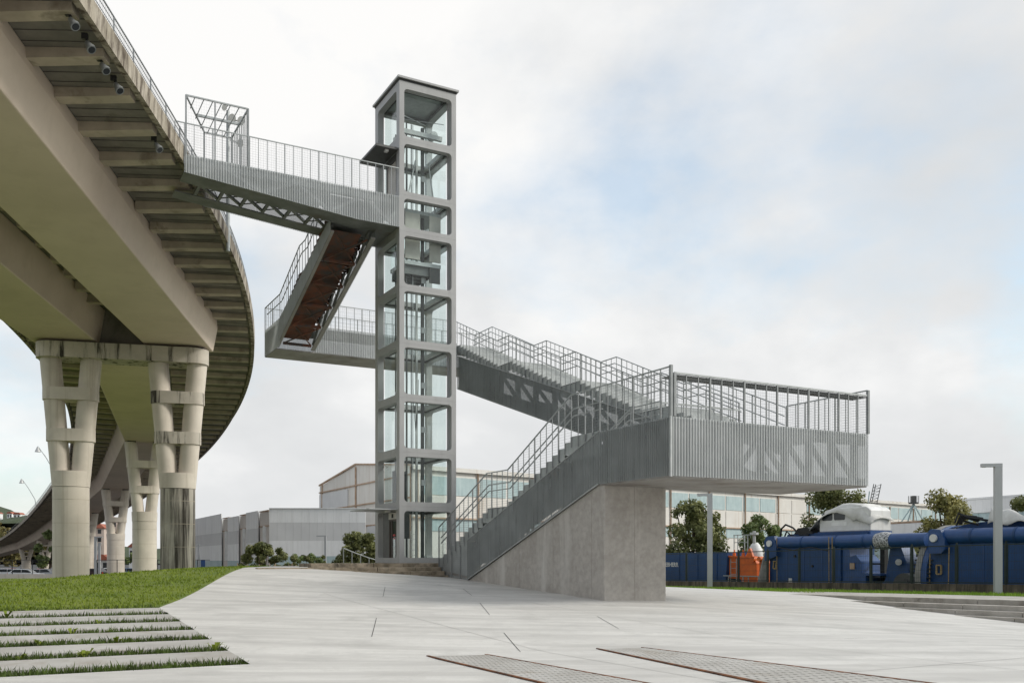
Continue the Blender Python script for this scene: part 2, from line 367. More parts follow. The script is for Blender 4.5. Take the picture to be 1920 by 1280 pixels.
# grass in the joints
pu, pv = [], []
for k in range(7):
    n = 7500 if k < 3 else 5000
    a = -22.95+k*PITCH
    uu = -11.9-27*RNG.random(n)**1.0; vv = a+RNG.uniform(.02, GW-.02, n)+.05*RNG.normal(size=n)
    vv = np.minimum(vv, a+GW+.10)
    pu.append(uu); pv.append(vv)
pu = np.concatenate(pu); pv = np.concatenate(pv)
blades('grass_joints', pu, pv, lambda u, v: plaza_z(-12+0*u, v)-.06, .06, .135, .022, .9, 'grass_strip', 'rough grass tufts growing between the concrete bars')
mbw = MB()
def weed(u, v, z, s):
    for k in range(7):
        a = random.uniform(0, 6.28); l = s*random.uniform(.6, 1.1); p = W(u, v, z); q = p+Vector((math.cos(a)*l*.6, math.sin(a)*l*.6, l*.8)); r = p+Vector((math.cos(a)*l*1.05, math.sin(a)*l*1.05, l*.75))
        b = Vector((-math.sin(a), math.cos(a), 0))*s*.16
        mbw.add([p, q-b, r, q+b], [(0,1,2,3)])
for k in range(60):
    kk = random.randrange(7); v = -22.95+kk*PITCH+random.uniform(.1, .5); weed(-12-26*random.random(), v, float(plaza_z(-12, v))-.06, random.uniform(.12, .26))
o = put(mbw.mesh('weeds', 'grass'), 'weeds'); o['kind'] = 'stuff'; o['label'] = 'leafy weeds sprouting in the grass joints'
# lawn blades: denser near the camera
pu, pv = [], []
for (n, va, vb, ua, ub) in ((26000, -12.4, -4, -45, -3), (24000, -4, 8, -48, 2), (20000, 8, 26, -60, 4), (9000, 26, 50, -60, 0)):
    u = RNG.uniform(ua, ub, n); v = RNG.uniform(va, vb, n)
    k = u < np.interp(v, [-12.4, 7.6, 26, 50], [-12.0, -3.9, 3.4, 12]); pu.append(u[k]); pv.append(v[k])
pu = np.concatenate(pu); pv = np.concatenate(pv)
blades('grass', pu, pv, lawn_z, .03, .075, .035, .9, 'grass', 'short green grass of the lawn under the viaduct')
# right side: terrace steps, verge
TB = gthing('terrace_steps', 'low weathered stone steps rising from the plaza beside the grass verge', 'steps', 14, -20, terr_z(-20))
for k in range(4):
    u0 = 14.05-.40*k-(.40 if k else 0); u1 = 14.05+3.9 if k == 0 else 14.05-.40*k+.02
    v = -52.0
    while v < -8.5:
        vl = 2.4; za = float(terr_z(v))-.165*k; zb = float(terr_z(v+vl))-.165*k
        mb = MB(); jx = random.uniform(-.01, .01); g = .012
        mb.add([(u0+jx,v+g,za-.5),(u1,v+g,za-.5),(u1,v+vl-g,zb-.5),(u0+jx,v+vl-g,zb-.5),(u0+jx,v+g,za),(u1,v+g,za),(u1,v+vl-g,zb),(u0+jx,v+vl-g,zb)],
               [(3,2,1,0),(4,5,6,7),(0,1,5,4),(1,2,6,5),(2,3,7,6),(3,0,4,7)])
        part(mb, 'step_stone', 'kerb', TB); v += vl
def verge_z(u, v): return terr_z(v)-.04-.20*sstep(19.5, 24.5, u)
vl_ = lambda v: 17.9 if v < -8.6 else right_u(v)
struct(row_sheet(np.linspace(-52, 30, 60), vl_, lambda v: 40, 14, verge_z), 'verge', 'lawn', smooth=True, label='grass verge along the low wall')
n = 26000; v = RNG.uniform(-30, 24, n); u = np.array([vl_(x) for x in v])+RNG.random(n)*(24.9-np.array([vl_(x) for x in v]))
blades('verge_grass', u, v, verge_z, .07, .15, .03, .8, 'grass_verge', 'bright green grass along the foot of the low wall')
# saw cuts in the paving
def cut(px0, py0, px1, py1, w=.035):
    ps = []
    for px, py in ((px0, py0), (px1, py1)):
        a, b = (px-960)/F, (HOR-py)/F; t = 15.0
        for _ in range(60):
            u, vv = UV(a*t, t); zt = float(plaza_z(u, vv)); t = .5*t+.5*zt/b
        ps.append(UV(a*t, t))
    (ua, va), (ub, vb) = ps; n = 6; mb = MB(); d = Vector((ub-ua, vb-va)).normalized(); q = Vector((-d.y, d.x))*w/2
    for k in range(n+1):
        f = k/n; u = ua+(ub-ua)*f; vv = va+(vb-va)*f
        for s in (-1, 1): mb.v.append(tuple(W(u+q.x*s, vv+q.y*s, float(plaza_z(u+q.x*s, vv+q.y*s))+.006)))
    for k in range(n): mb.f.append((2*k, 2*k+1, 2*k+3, 2*k+2))
    o = part(mb, 'saw_cut', 'joint', plaza); return o
for c in ((697, 1193, 706, 1158), (945, 1186, 977, 1223), (900, 1130, 918, 1152), (868, 1103, 885, 1116), (718, 1118, 722, 1100), (722, 1087, 726, 1077), (1120, 1155, 1160, 1178),
          (1583, 1197, 1626, 1195)): cut(*c, w=.014)
# faint continuous joints on the building grid
def joint(ua, va, ub, vb, w=.016):
    n = max(2, int(math.hypot(ub-ua, vb-va)/1.2)); mb = MB(); d = Vector((ub-ua, vb-va)).normalized(); q = Vector((-d.y, d.x))*w/2
    for k in range(n+1):
        f = k/n; u = ua+(ub-ua)*f; vv = va+(vb-va)*f
        for s_ in (-1, 1): mb.v.append(tuple(W(u+q.x*s_, vv+q.y*s_, float(plaza_z(u+q.x*s_, vv+q.y*s_))+.005)))
    for k in range(n): mb.f.append((2*k, 2*k+1, 2*k+3, 2*k+2))
    part(mb, 'paving_joint', 'paving_joint', plaza)
for v in (-28.6, -23.15, -17.6, -12.2, -6.4): joint(-11.8 if v > -23 else -30, v, 13.0 if v < -9 else 1.5, v)
for u in (-6.3, -1.0, 4.9, 9.6): joint(u, -36, u, -14.2 if u > 0 else (-1.8 if u > -6 else -9))
# slotted drain grates
def on_ground(px, py):
    a, b = (px-960)/F, (HOR-py)/F; t = 15.0
    for _ in range(120): u, vv = UV(a*t, t); t = .5*t+.5*float(plaza_z(u, vv))/b
    return Vector((u, vv))
for (pa, pb, pc, pd, lab) in (((803, 1231), (1010, 1280), (918, 1228), (1210, 1280), 'rusty edged drain grate with slotted bars, beside the grass joints'), ((1122, 1217), (1420, 1280), (1213, 1215), (1740, 1280), 'rusty edged drain grate with slotted bars, towards the terrace steps')):
    A_, B_, C_, D_ = on_ground(*pa), on_ground(*pb), on_ground(*pc), on_ground(*pd); B_ = A_+(B_-A_)*2.2; D_ = C_+(D_-C_)*1.9
    g = gthing('drain_grate', lab, 'grate', A_.x, A_.y, float(plaza_z(A_.x, A_.y)), 'drain grates in the paving')
    def strip_(mb, f0, f1, g0, g1, z0, z1, n=10):
        rows = []
        for k in range(n+1):
            q = g0+(g1-g0)*k/n; L = A_.lerp(B_, q); R_ = C_.lerp(D_, q)
            for f in (f0, f1):
                p = L.lerp(R_, f); zz_ = float(plaza_z(p.x, p.y)); mb.v.append((p.x, p.y, zz_+z1)); mb.v.append((p.x, p.y, zz_+z0))
        o = len(mb.v)-4*(n+1)
        for k in range(n):
            a = o+4*k; mb.f += [(a, a+2, a+6, a+4), (a+1, a, a+4, a+5), (a+2, a+3, a+7, a+6), (a+3, a+1, a+5, a+7)]
        mb.f += [(o, o+1, o+3, o+2), (o+4*n, o+4*n+2, o+4*n+3, o+4*n+1)]
    mb = MB(); strip_(mb, 0, 1, 0, 1, -.02, .006); part(mb, 'channel', 'joint', g)
    for f in (0, .955): mb = MB(); strip_(mb, f, f+.045, -.01, 1, -.02, .022); part(mb, 'edge_angle', 'rust', g)
    nb = 13
    for k in range(nb): mb = MB(); st_ = .91/nb; strip_(mb, .045+k*st_+.008, .045+(k+1)*st_-.010, .0, 1, .0, .017); part(mb, 'slat', 'paver', g)
    mb = MB(); Ln = (B_-A_).length; q = .0
    while q < 1: strip_(mb, .045, .955, q, q+.13/Ln, .005, .019, 1); q += .26/Ln
    part(mb, 'cross_bars', 'paver', g)
# ------------------------------------------------------------------ lift tower
TW, TD = 2.79, 3.09; ZB = -.17; ROOF = 21.42
OPEN = [(18.94,21.06),(16.46,18.60),(14.86,16.15),(12.32,14.49),(9.84,12.02),(7.41,9.50),(4.99,7.08),(2.58,4.61),(.07,2.17)]
tw = gthing('lift_tower', 'tall grey steel lift tower with rounded glazed openings and flat roof', 'lift tower', TW/2, TD/2, ZB)
def rrect(a0, a1, z0, z1, r, n=6):
    pts = []
    for (cx_, cz, s) in ((a1-r, z1-r, 0), (a0+r, z1-r, 90), (a0+r, z0+r, 180), (a1-r, z0+r, 270)):
        for k in range(n+1):
            t = math.radians(s+90*k/n); pts.append((cx_+r*math.cos(t), cz+r*math.sin(t)))
    return pts
def frame_panel(a0, a1, z0, z1, o0, o1, oz0, oz1, r, fn, d0, d1):
    inner = rrect(o0, o1, oz0, oz1, r); n = len(inner); q = n//4
    outer = []
    corners = [(a1, z1), (a0, z1), (a0, z0), (a1, z0)]
    for i in range(n):
        outer.append(corners[i//q])
    mb = MB()
    for d in (d0, d1):
        mb.v += [tuple(fn(a, z, d)) for a, z in inner]; mb.v += [tuple(fn(a, z, d)) for a, z in outer]
    m = 2*n
    for i in range(n):
        j = (i+1) % n
        if outer[i] == outer[j]:
            mb.f.append((i, j, n+i)); mb.f.append((m+j, m+i, m+n+i))
        else:
            mb.f.append((i, j, n+j, n+i)); mb.f.append((m+j, m+i, m+n+i, m+n+j))
            mb.f.append((n+i, n+j, m+n+j, m+n+i))
        mb.f.append((i, m+i, m+j, j))
    return mb
fnF = lambda a, z, d: (a, d, z); fnL = lambda a, z, d: (d, a, z)
for i, (z0, z1) in enumerate(OPEN):
    top = ROOF if i == 0 else (OPEN[i-1][0]+z1)/2; bot = ZB if i == 8 else (z0+OPEN[i+1][1])/2
    top -= .0; 
    for (nm, fn, a0, a1, d0, d1) in (('F', fnF, 0, TW, 0, .30), ('B', fnF, 0, TW, TD-.30, TD), ('L', fnL, .30, TD-.30, 0, .30), ('R', fnL, .30, TD-.30, TW-.30, TW)):
        pw = .23 if nm in 'FB' else .06
        mb = frame_panel(a0, a1, bot+.002, top-.002, a0+pw, a1-pw, z0, z1, .17, fn, d0, d1)
        part(mb, 'frame_panel', 'tower_paint', tw)
        if i == 8 and nm == 'L': continue
        g = MB()
        gd = .34 if nm in 'FL' else (TD-.36 if nm == 'B' else TW-.36)
        if nm in 'FB': g.box(.34, TW-.34, gd, gd+.02, z0-.12, z1+.12)
        else: g.box(gd, gd+.02, .40, TD-.40, z0-.12, z1+.12)
        part(g, 'glass_pane', 'glass', tw)
        # dark glazing bead at the head of the reveal
        g = MB()
        if nm in 'FB': g.box(.32, TW-.32, gd-.02, gd+.04, z1+.0, z1+.10)
        else: g.box(gd-.02, gd+.04, .36, TD-.36, z1+.0, z1+.10)
        part(g, 'glazing_bead', 'charcoal', tw)
mb = MB(); mb.box(-.10, TW+.10, -.10, TD+.10, ROOF+.05, ROOF+.14); rf = part(mb, 'roof', 'tower_paint', tw)
mb = MB(); mb.box(-.02, TW+.02, -.02, TD+.02, ROOF-.03, ROOF+.05); part(mb, 'roof_gap', 'dark_steel', rf)
mb = MB(); mb.box(.31, TW-.31, .31, TD-.31, ROOF-.18, ROOF-.12); part(mb, 'ceiling', 'galv', rf)
# interior ring slabs seen through the glass
for i in range(8):
    z = (OPEN[i][0]+OPEN[i+1][1])/2; mb = MB()
    mb.box(.38, .52, .38, TD-.38, z-.10, z+.10); mb.box(TW-.52, TW-.38, .38, TD-.38, z-.10, z+.10); mb.box(.52, TW-.52, TD-.55, TD-.38, z-.10, z+.10)
    part(mb, 'ring_beam', 'steel', tw)
for (u, v, w, m) in ((.72, .95, .055, 'charcoal'), (.98, 1.0, .035, 'dark_steel'), (1.06, 1.0, .03, 'steel'), (1.58, 1.1, .13, 'charcoal'), (1.86, TD-.62, .09, 'steel'), (.72, TD-.8, .05, 'charcoal'), (1.30, TD-.8, .04, 'charcoal')):
    mb = MB(); mb.box(u-w/2, u+w/2, v-w/2, v+w/2, ZB+.05, 20.0); part(mb, 'guide_rail', m, tw)
for z in (3.55, 6.0, 8.05, 10.6, 12.9, 17.6):
    mb = MB(); mb.box(1.48, 1.70, .98, 1.0, z-.13, z+.13); part(mb, 'rail_bracket', 'steel', tw)
# lift car
car = MB(); car.box(.50, 2.30, .62, 2.40, 13.45, 13.62); lc = part(car, 'lift_car', 'galv_light', tw)
mb = MB(); mb.box(.52, 1.25, .60, .64, 13.70, 15.8); mb.box(1.72, 2.28, .60, .64, 13.70, 15.8); part(mb, 'car_panel', 'lift_panel', lc)
mb = MB(); mb.box(.52, 2.28, 2.36, 2.40, 13.70, 15.8); part(mb, 'car_glass', 'glass', lc)
mb = MB(); mb.box(.50, 2.30, .62, 2.40, 15.8, 15.95); part(mb, 'car_roof', 'galv', lc)
for k in range(4):
    mb = MB(); y = .75+k*.48; mb.box(.55, 1.9, y, y+.14, 13.05, 13.44); part(mb, 'car_beam', 'galv_dark', lc)
mb = MB(); mb.box(1.75, 2.28, .66, .72, 12.75, 13.44); mb.box(1.75, 1.80, .72, 2.3, 12.95, 13.44); part(mb, 'apron', 'charcoal', lc)
for (x0, x1) in ((.60, 1.10), (2.1, 1.75)):
    mb = MB(); mb.bar((x0, .8, 16.0), (x1, .8, 18.3), .05); part(mb, 'suspension_rod', 'steel', lc)
# machinery at the head
mb = MB(); mb.box(.36, TW-.36, .75, .92, 19.45, 19.65); mb.box(.36, TW-.36, 1.55, 1.70, 19.35, 19.52); mb.bar((.45, 1.1, 19.2), (1.2, 2.5, 19.4), .15); part(mb, 'machine_beam', 'steel', tw)
mb = MB(); mb.tube((2.15, 1.0, 19.78), (2.15, 1.45, 19.78), .17, n=14); mb.box(1.7, 1.95, 1.0, 1.4, 19.0, 19.4); part(mb, 'hoist_motor', 'galv_light', tw)
mb = MB(); mb.bar((.4, .5, 20.1), (TW-.4, TD-.5, 20.9), .025); mb.bar((TW-.4, .5, 20.1), (.4, TD-.5, 20.9), .025); part(mb, 'tie_rod', 'steel', tw)
# counterweight and pit ladder
mb = MB()
for k in range(14): mb.box(.42, .95, 1.55, 1.85, 2.75+k*.085, 2.82+k*.085)
mb.box(.40, .43, 1.5, 1.9, 1.0, 4.1); mb.box(.94, .97, 1.5, 1.9, 1.0, 4.1); mb.box(.40, .97, 1.5, 1.9, 1.0, 1.1); part(mb, 'counterweight', 'dark_steel', tw)
mb = MB(); mb.box(.40, .82, .8, 1.2, .95, 2.4); part(mb, 'control_cabinet', 'charcoal', tw)
mb = MB()
for x in (.82, 1.06): mb.box(x, x+.03, .70, .73, .10, 1.3)
for k in range(5): mb.box(.85, 1.06, .705, .725, .18+k*.24, .20+k*.24)
part(mb, 'pit_ladder', 'steel', tw)
mb = MB(); pts = []
for k in range(25):
    t = k/24; pts.append((1.20+.13*(-math.cos(math.pi*t)), 1.0, 5.9+2.4*abs(2*t-1)**1.0 if abs(2*t-1) > .08 else 5.9+.16*abs(2*t-1)))
part(mb.path(pts, .014, 5), 'trailing_cable', 'black', tw)
# ground door on the left face
mb = MB(); mb.box(.02, .16, .36, .44, ZB, 1.98); mb.box(.02, .16, 1.26, 1.34, ZB, 1.98); mb.box(.02, .16, .36, 1.34, 1.74, 1.82); dr = part(mb, 'door_frame', 'door_frame', tw)
mb = MB(); mb.box(.08, .11, .44, 1.26, ZB+.04, 1.74); part(mb, 'door_glass', 'glass', dr)
mb = MB(); mb.box(.06, .13, .44, .60, ZB+.02, 1.74); mb.box(.06, .13, 1.08, 1.26, ZB+.02, 1.74); part(mb, 'door_stile', 'door_frame', dr)
mb = MB(); mb.box(.0, .14, .36, 1.34, 1.82, 2.12); part(mb, 'lintel_panel', 'lift_panel', dr)
mb = MB(); mb.box(-.012, .0, .75, .95, 1.88, 2.06); part(mb, 'floor_display', 'black', dr)
mb = MB(); mb.box(.070, .079, .72, .98, 1.05, 1.14); mb.box(.070, .079, .76, .90, .92, .97); part(mb, 'sticker', 'red_paint', dr)
mb = MB(); mb.box(.10, .22, 1.36, 2.30, ZB, 2.15); part(mb, 'wall_panel', 'charcoal', tw)
mb = MB(); mb.box(-1.35, -.002, .25, 2.75, 2.22, 2.26); cn = part(mb, 'canopy', 'galv_light', tw)
mb = MB(); mb.box(-.25, -.08, .9, 1.2, 2.14, 2.22); part(mb, 'canopy_lamp', 'white_paint', cn)
# top landing door and canopy
mb = MB(); mb.box(-1.05, -.002, .12, 2.35, 18.30, 18.40); cn = part(mb, 'canopy', 'charcoal', tw)
mb = MB(); mb.box(-.55, -.40, .30, .50, 18.22, 18.30); part(mb, 'canopy_lamp', 'white_paint', cn)
mb = MB(); mb.box(.02, .14, .36, .50, 16.2, 18.3); mb.box(.02, .14, 1.6, 1.7, 16.2, 18.3); mb.box(.02, .14, .5, 1.6, 18.0, 18.3); dr = part(mb, 'door_frame', 'charcoal', tw)
mb = MB(); mb.box(.06, .10, .5, 1.6, 16.2, 18.0); part(mb, 'door_leaf', 'lift_panel', dr)
mb = MB(); mb.bar((.36, 2.4, 4.35), (.36, 2.7, 4.45), .07); mb.tube((.25, 2.2, 4.38), (.36, 2.45, 4.35), .05); part(mb, 'security_camera', 'white_paint', tw)

# ------------------------------------------------------------------ stone steps at the tower
ss = gthing('stone_steps', 'worn brown stone steps at the foot of the lift tower', 'steps', 0, -1, -.9)
def stones(v0, v1, z0, z1, u0, u1, ln):
    u = u0
    while u < u1-.05:
        e = min(u+ln*random.uniform(.75, 1.3), u1)
        if u1-e < .5: e = u1
        g = random.uniform(.004, .014); mb = MB(); j = random.uniform(-.012, .012)
        mb.box(u+g, e-g, v0+j, v1, z0, z1+j*.6); 
        me = mb.mesh('step_block', 'stone', ORG[ss.name]); o = put(me, 'step_block', ss)
        bv = o.modifiers.new('edge', 'BEVEL'); bv.width = .02; bv.segments = 2
        u = e
for k in range(4):
    stones(-.47-.39*k, -.47-.39*k+.44, -.17-.17*(k+1)-.25, -.17-.17*k-.005*k, -4.2 if k == 0 else -6.5, 1.66, 1.6)
stones(-.02, 3.4, -.6, -.178, -3.6, -.02, 1.2)
stones(-.03, TD+.6, -.6, -.18, -.01, 4.1, 4.3)

# ------------------------------------------------------------------ corrugated cladding
def clad(parent, axis, const, a0, a1, top, bot, out, m='perforated', plen=1.15, pitch=.105, dep=.035):
    n = max(1, round((a1-a0)/plen)); L = (a1-a0)/n
    for i in range(n):
        s, e = a0+i*L, a0+(i+1)*L; k = max(1, round(L/pitch)); p = L/k; pr = []
        for j in range(k):
            b = s+j*p; pr += [(b, 0), (b+.28*p, 0), (b+.46*p, 1), (b+.82*p, 1)]
        pr.append((e-.004, 0)); mb = MB()
        for (a, d) in pr:
            c = const+out*dep*d
            for z in (bot(a), top(a)): mb.v.append((c, a, z) if axis == 'u' else (a, c, z))
        for q in range(len(pr)-1): mb.f.append((2*q, 2*q+2, 2*q+3, 2*q+1))
        part(mb, 'cladding_panel', m, parent)
def lin_f(xs, ys): return lambda a: float(np.interp(a, xs, ys))
POSTS = {}
def post(parent, u, v, z, h, w, m='galv_post'):
    key = (round(h, 2), w, m)
    if key not in POSTS:
        mb = MB(); mb.box(-w/2, w/2, -w/2, w/2, 0, h); POSTS[key] = mb.mesh('post', m)
    o = put(POSTS[key], 'post', parent, Vector((u, v, z))-ORG[parent.name]); return o
def railing(root, pts, h, zdrop=.3, spacing=.43, wire=None, vwire=None, handrails=(), inset=(0, 0), rw=.04, name='railing', thick=4, pw=.023, drop_posts=None):
    """pts: (u, v, z of the walking line); top rail at z+h"""
    mb = MB()
    for p, q in zip(pts, pts[1:]): mb.bar((p[0], p[1], p[2]+h), (q[0], q[1], q[2]+h), rw, rw)
    r = part(mb, name, 'galv', root)
    k = 0
    for p, q in zip(pts, pts[1:]):
        L = math.hypot(q[0]-p[0], q[1]-p[1]); n = max(1, round(L/spacing))
        for i in range(n+(1 if q is pts[-1] else 0)):
            f = i/n; u, v, z = (p[j]+(q[j]-p[j])*f for j in range(3))
            post(r, u, v, z-zdrop, h+zdrop, round(pw*1.8, 3) if k % thick == 0 else pw); k += 1
    if wire:
        mb = MB()
        for p, q in zip(pts, pts[1:]):
            L = math.hypot(q[0]-p[0], q[1]-p[1]); n = max(1, round(L/spacing)); sl = abs(q[2]-p[2]) > .01
            seg = [(i/n, (i+1)/n) for i in range(n)] if sl else [(0, 1)]
            for f0, f1 in seg:
                A = [p[j]+(q[j]-p[j])*f0 for j in range(3)]; B = [p[j]+(q[j]-p[j])*f1 for j in range(3)]
                zm = (A[2]+B[2])/2; z = zm-zdrop+.05
                while z < zm+h: mb.wire((A[0], A[1], z), (B[0], B[1], z), .006); z += wire
            if vwire:
                nn = round(L/vwire)
                for i in range(nn):
                    f = i/nn; u, v, z = (p[j]+(q[j]-p[j])*f for j in range(3)); mb.wire((u, v, z-zdrop), (u, v, z+h), .0045)
        w = part(mb, 'wire_mesh', 'wire', r); w['kind'] = 'stuff'
    for hh in handrails:
        mb = MB(); ps = [(p[0]+inset[0], p[1]+inset[1], p[2]+hh) for p in pts]
        for p, q in zip(ps, ps[1:]): mb.bar(p, q, .035, .035)
        part(mb, 'handrail', 'galv', r)
    return r
STEPS = {}
def steps(parent, u0, u1, v0, z0, dv, rise, n, m='galv', side=.36):
    """n treads from v0 in direction dv (sign) ; tread i at z0+i*rise"""
    tr = abs(dv); key = (round(u1-u0, 2), round(tr, 3), round(rise, 3), m, dv > 0)
    if key not in STEPS:
        w = u1-u0; s = 1 if dv > 0 else -1; mb = MB()
        a, b = (0, tr) if s > 0 else (-tr, 0)
        mb.box(.012, w-.012, a-(.03 if s < 0 else -.01), b+(.03 if s > 0 else -.01), -.04, 0)
        mb.box(.012, w-.012, -.006 if s > 0 else -.004, .006, -rise+.015, -.041)
        for x in (0, w-.01): mb.box(x, x+.01, a, b, -side, .004)
        STEPS[key] = mb.mesh('step', m)
    for i in range(n): put(STEPS[key], 'step', parent, Vector((u0, v0+dv*i, z0+rise*i))-ORG[parent.name])
def slab(parent, u0, u1, v0, v1, z, t, name, m):
    mb = MB(); mb.box(u0, u1, v0, v1, z-t, z); return part(mb, name, m, parent)

# ------------------------------------------------------------------ staircase
st = gthing('staircase', 'galvanised steel staircase with corrugated sides winding round the lift tower', 'staircase', 1.68, -3.5, -.88)
A0, A1 = 1.68, 4.20            # lower flight
PF, PB, PR = -17.2, -13.46, 10.0
FZ = 4.24; B0_ = 7.70
mb = MB()                       # tray under the lower flight
mb.prism([(-.5,-.55),(-3.5,-.82),(-13.4,2.49),(-13.4,2.57),(-3.5,-.72),(-.5,-.46)], lambda a, b, d: (d, a, b), A0+.02, A1-.02)
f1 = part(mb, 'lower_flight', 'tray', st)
steps(f1, A0+.03, A1-.03, -.55, .05, -.43, .183, 11, side=.40)
slab(f1, A0+.03, A1-.03, -7.07, -5.28, 2.06, .04, 'half_landing', 'grating')
mb = MB(); mb.box(A0+.03, A0+.04, -7.07, -5.28, 1.3, 2.064); part(mb, 'toe_plate', 'galv', f1)
steps(f1, A0+.03, A1-.03, -7.07, 2.243, -.415, .1815, 11, side=.42)
mb = MB(); mb.box(A0+.03, A0+.04, -13.46, -11.6, 3.4, FZ); part(mb, 'toe_plate', 'galv', f1)
mb = MB(); mb.box(A0+.03, A1-.03, -.56, -.545, -.18, .04); part(mb, 'riser', 'galv', f1)
topF1 = lin_f([-13.46, -3.5], [4.21, .79]); botF1 = lin_f([-13.4, -3.5], [2.49, -.87])
for c, o in ((A0, -1), (A1, 1)): clad(f1, 'u', c, PB, -3.5, topF1, botF1, o)
mb = MB()
for c in (A0+.06, A1-.09):
    mb.prism([(-3.5, -.6), (-3.5, .55), (-13.4, 4.0), (-13.4, 2.7)], lambda a, b, d: (d, a, b), c, c+.03)
part(mb, 'stringer', 'galv_dark', f1)
mb = MB(); mb.bar((A0-.02, -3.5, .80), (A0-.02, PB, 4.22), .05, .03); mb.bar((A0-.02, -3.5, -.86), (A0-.02, -13.4, 2.48), .05, .03); part(mb, 'edge_trim', 'galv', f1)
# wire mesh at the foot, down to the ground
mb = MB(); v = -.55
while v > -3.5:
    zg = float(plaza_z(A0, v)); mb.wire((A0-.01, v, zg), (A0-.01, v, 1.2-(v+.5)*.35), .006); v -= .11
z = -.85
while z < 1.4:
    va = -.55; vb = -3.5; mb.wire((A0-.01, va, z), (A0-.01, vb, z), .006); z += .085
w = part(mb, 'wire_mesh', 'wire', f1); w['kind'] = 'stuff'
for (v, zt) in ((-3.49, .8), (-2.75, .6), (-1.9, .3)): post(f1, A0+.005, v, float(plaza_z(A0, v)), zt-float(plaza_z(A0, v)), .03)
mb = MB(); mb.prism([(-.56,-.80),(-.56,.0),(-3.49,1.0),(-3.49,-.87)], lambda a, b, d: (d, a, b), A0+.05, A0+.08); part(mb, 'end_plate', 'galv', f1)
L1 = [(-.55, .02), (-5.28, 2.06), (-7.07, 2.06), (-11.7, 4.26), (PF+.03, 4.26)]
railing(st, [(A0, PB, 4.26), (A0, PF+.03, 4.26)], 1.42, .05, .46, wire=.095, vwire=.10)
railing(st, [(A0, v, z) for v, z in L1[:-1]]+[(A0, PB, 4.26)], 1.42, .40, .43, wire=.095, handrails=(.95, .70), inset=(.10, 0))
railing(st, [(A1, v, z) for v, z in L1[:-1]]+[(A1, PB, 4.26)], 1.15, .40, .86, handrails=(.95, .70), inset=(-.10, 0))
# platform
mb = MB(); mb.box(A0+.03, PR-.03, PF+.03, PB+.3, 2.42, 2.50); pl = part(mb, 'platform', 'tray', st)
slab(pl, A0+.05, PR-.05, PF+.05, PB, FZ-.02, .05, 'platform_floor', 'grating')
slab(pl, A0+.05, A1-.05, PB+.002, -11.72, FZ-.02, .05, 'platform_floor', 'grating')
tp, bt = (lambda a: 4.21), (lambda a: 2.46)
clad(pl, 'v', PF, A0, PR, tp, bt, -1, 'perforated_light', 1.19)
clad(pl, 'u', A0, PF, PB, tp, lambda a: 2.47, -1, 'perforated', 1.25)
clad(pl, 'u', PR, PF, PB, tp, bt, 1, 'perforated_open', 1.25)
clad(pl, 'v', PB, A1, B0_, tp, bt, 1, 'perforated', 1.2)
mb = MB(); mb.box(A0-.04, A0+.02, PF-.04, PF+.02, 2.44, 4.22); part(mb, 'corner_trim', 'galv_light', pl)
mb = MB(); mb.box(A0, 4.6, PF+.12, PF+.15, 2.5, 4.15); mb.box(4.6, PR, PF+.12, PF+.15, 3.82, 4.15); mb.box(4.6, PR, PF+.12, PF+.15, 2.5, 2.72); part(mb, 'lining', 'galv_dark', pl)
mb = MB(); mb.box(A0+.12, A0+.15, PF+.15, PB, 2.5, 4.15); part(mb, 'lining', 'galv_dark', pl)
xs = np.linspace(2.3, PR-.35, 8)
for i, x in enumerate(xs):
    mb = MB(); mb.box(x-.09, x+.09, PF+.20, PF+.38, 2.5, 4.1); part(mb, 'truss_post', 'galv_dark', pl)
    if i < len(xs)-1:
        mb = MB(); a, b = (3.85, 2.65) if i > 2 else (2.65, 3.85)
        mb.bar((x, PF+.3, a), (xs[i+1], PF+.3, b), .12, .14); part(mb, 'truss_diagonal', 'galv_dark', pl)
xs = np.linspace(5.0, PR-.35, 5)
for i in range(len(xs)-1):
    mb = MB(); mb.bar((xs[i], PB-.2, 3.5), (xs[i+1], PB-.2, 2.8), .10); part(mb, 'truss_diagonal', 'galv_dark', pl)
# front guard with grating shelf
r = railing(pl, [(A0+.12, PF, 4.26), (PR-.03, PF, 4.26)], 1.24, .05, .46, wire=.085, vwire=.092, thick=3, rw=.05, pw=.03)
mb = MB()
mb.box(A0+.15, PR-.03, PF-.01, PF+.02, 5.47, 5.51); mb.box(A0+.15, PR-.03, PF+.60, PF+.63, 5.43, 5.47)
for k in range(9): mb.box(A0+.15, PR-.03, PF+.06+.06*k, PF+.085+.06*k, 5.44, 5.468)
x = A0+.2
while x < PR-.05: mb.box(x, x+.02, PF, PF+.62, 5.43, 5.455); x += .12
part(mb, 'shelf_grating', 'galv_dark', r)
railing(pl, [(PR, PF+.02, 4.26), (PR, PB, 4.26)], 1.42, .05, .46, wire=.09, vwire=.1, thick=3)
for (u, v, h) in ((A0, PF, 1.50), (A0+.13, PF, 1.28), (PR, PF, 1.46)): post(pl, u, v, 4.22, h, .085)
railing(pl, [(A1, PB, 4.26), (7.7, PB, 4.26)], 1.10, .05, .9, wire=.11, rw=.06)
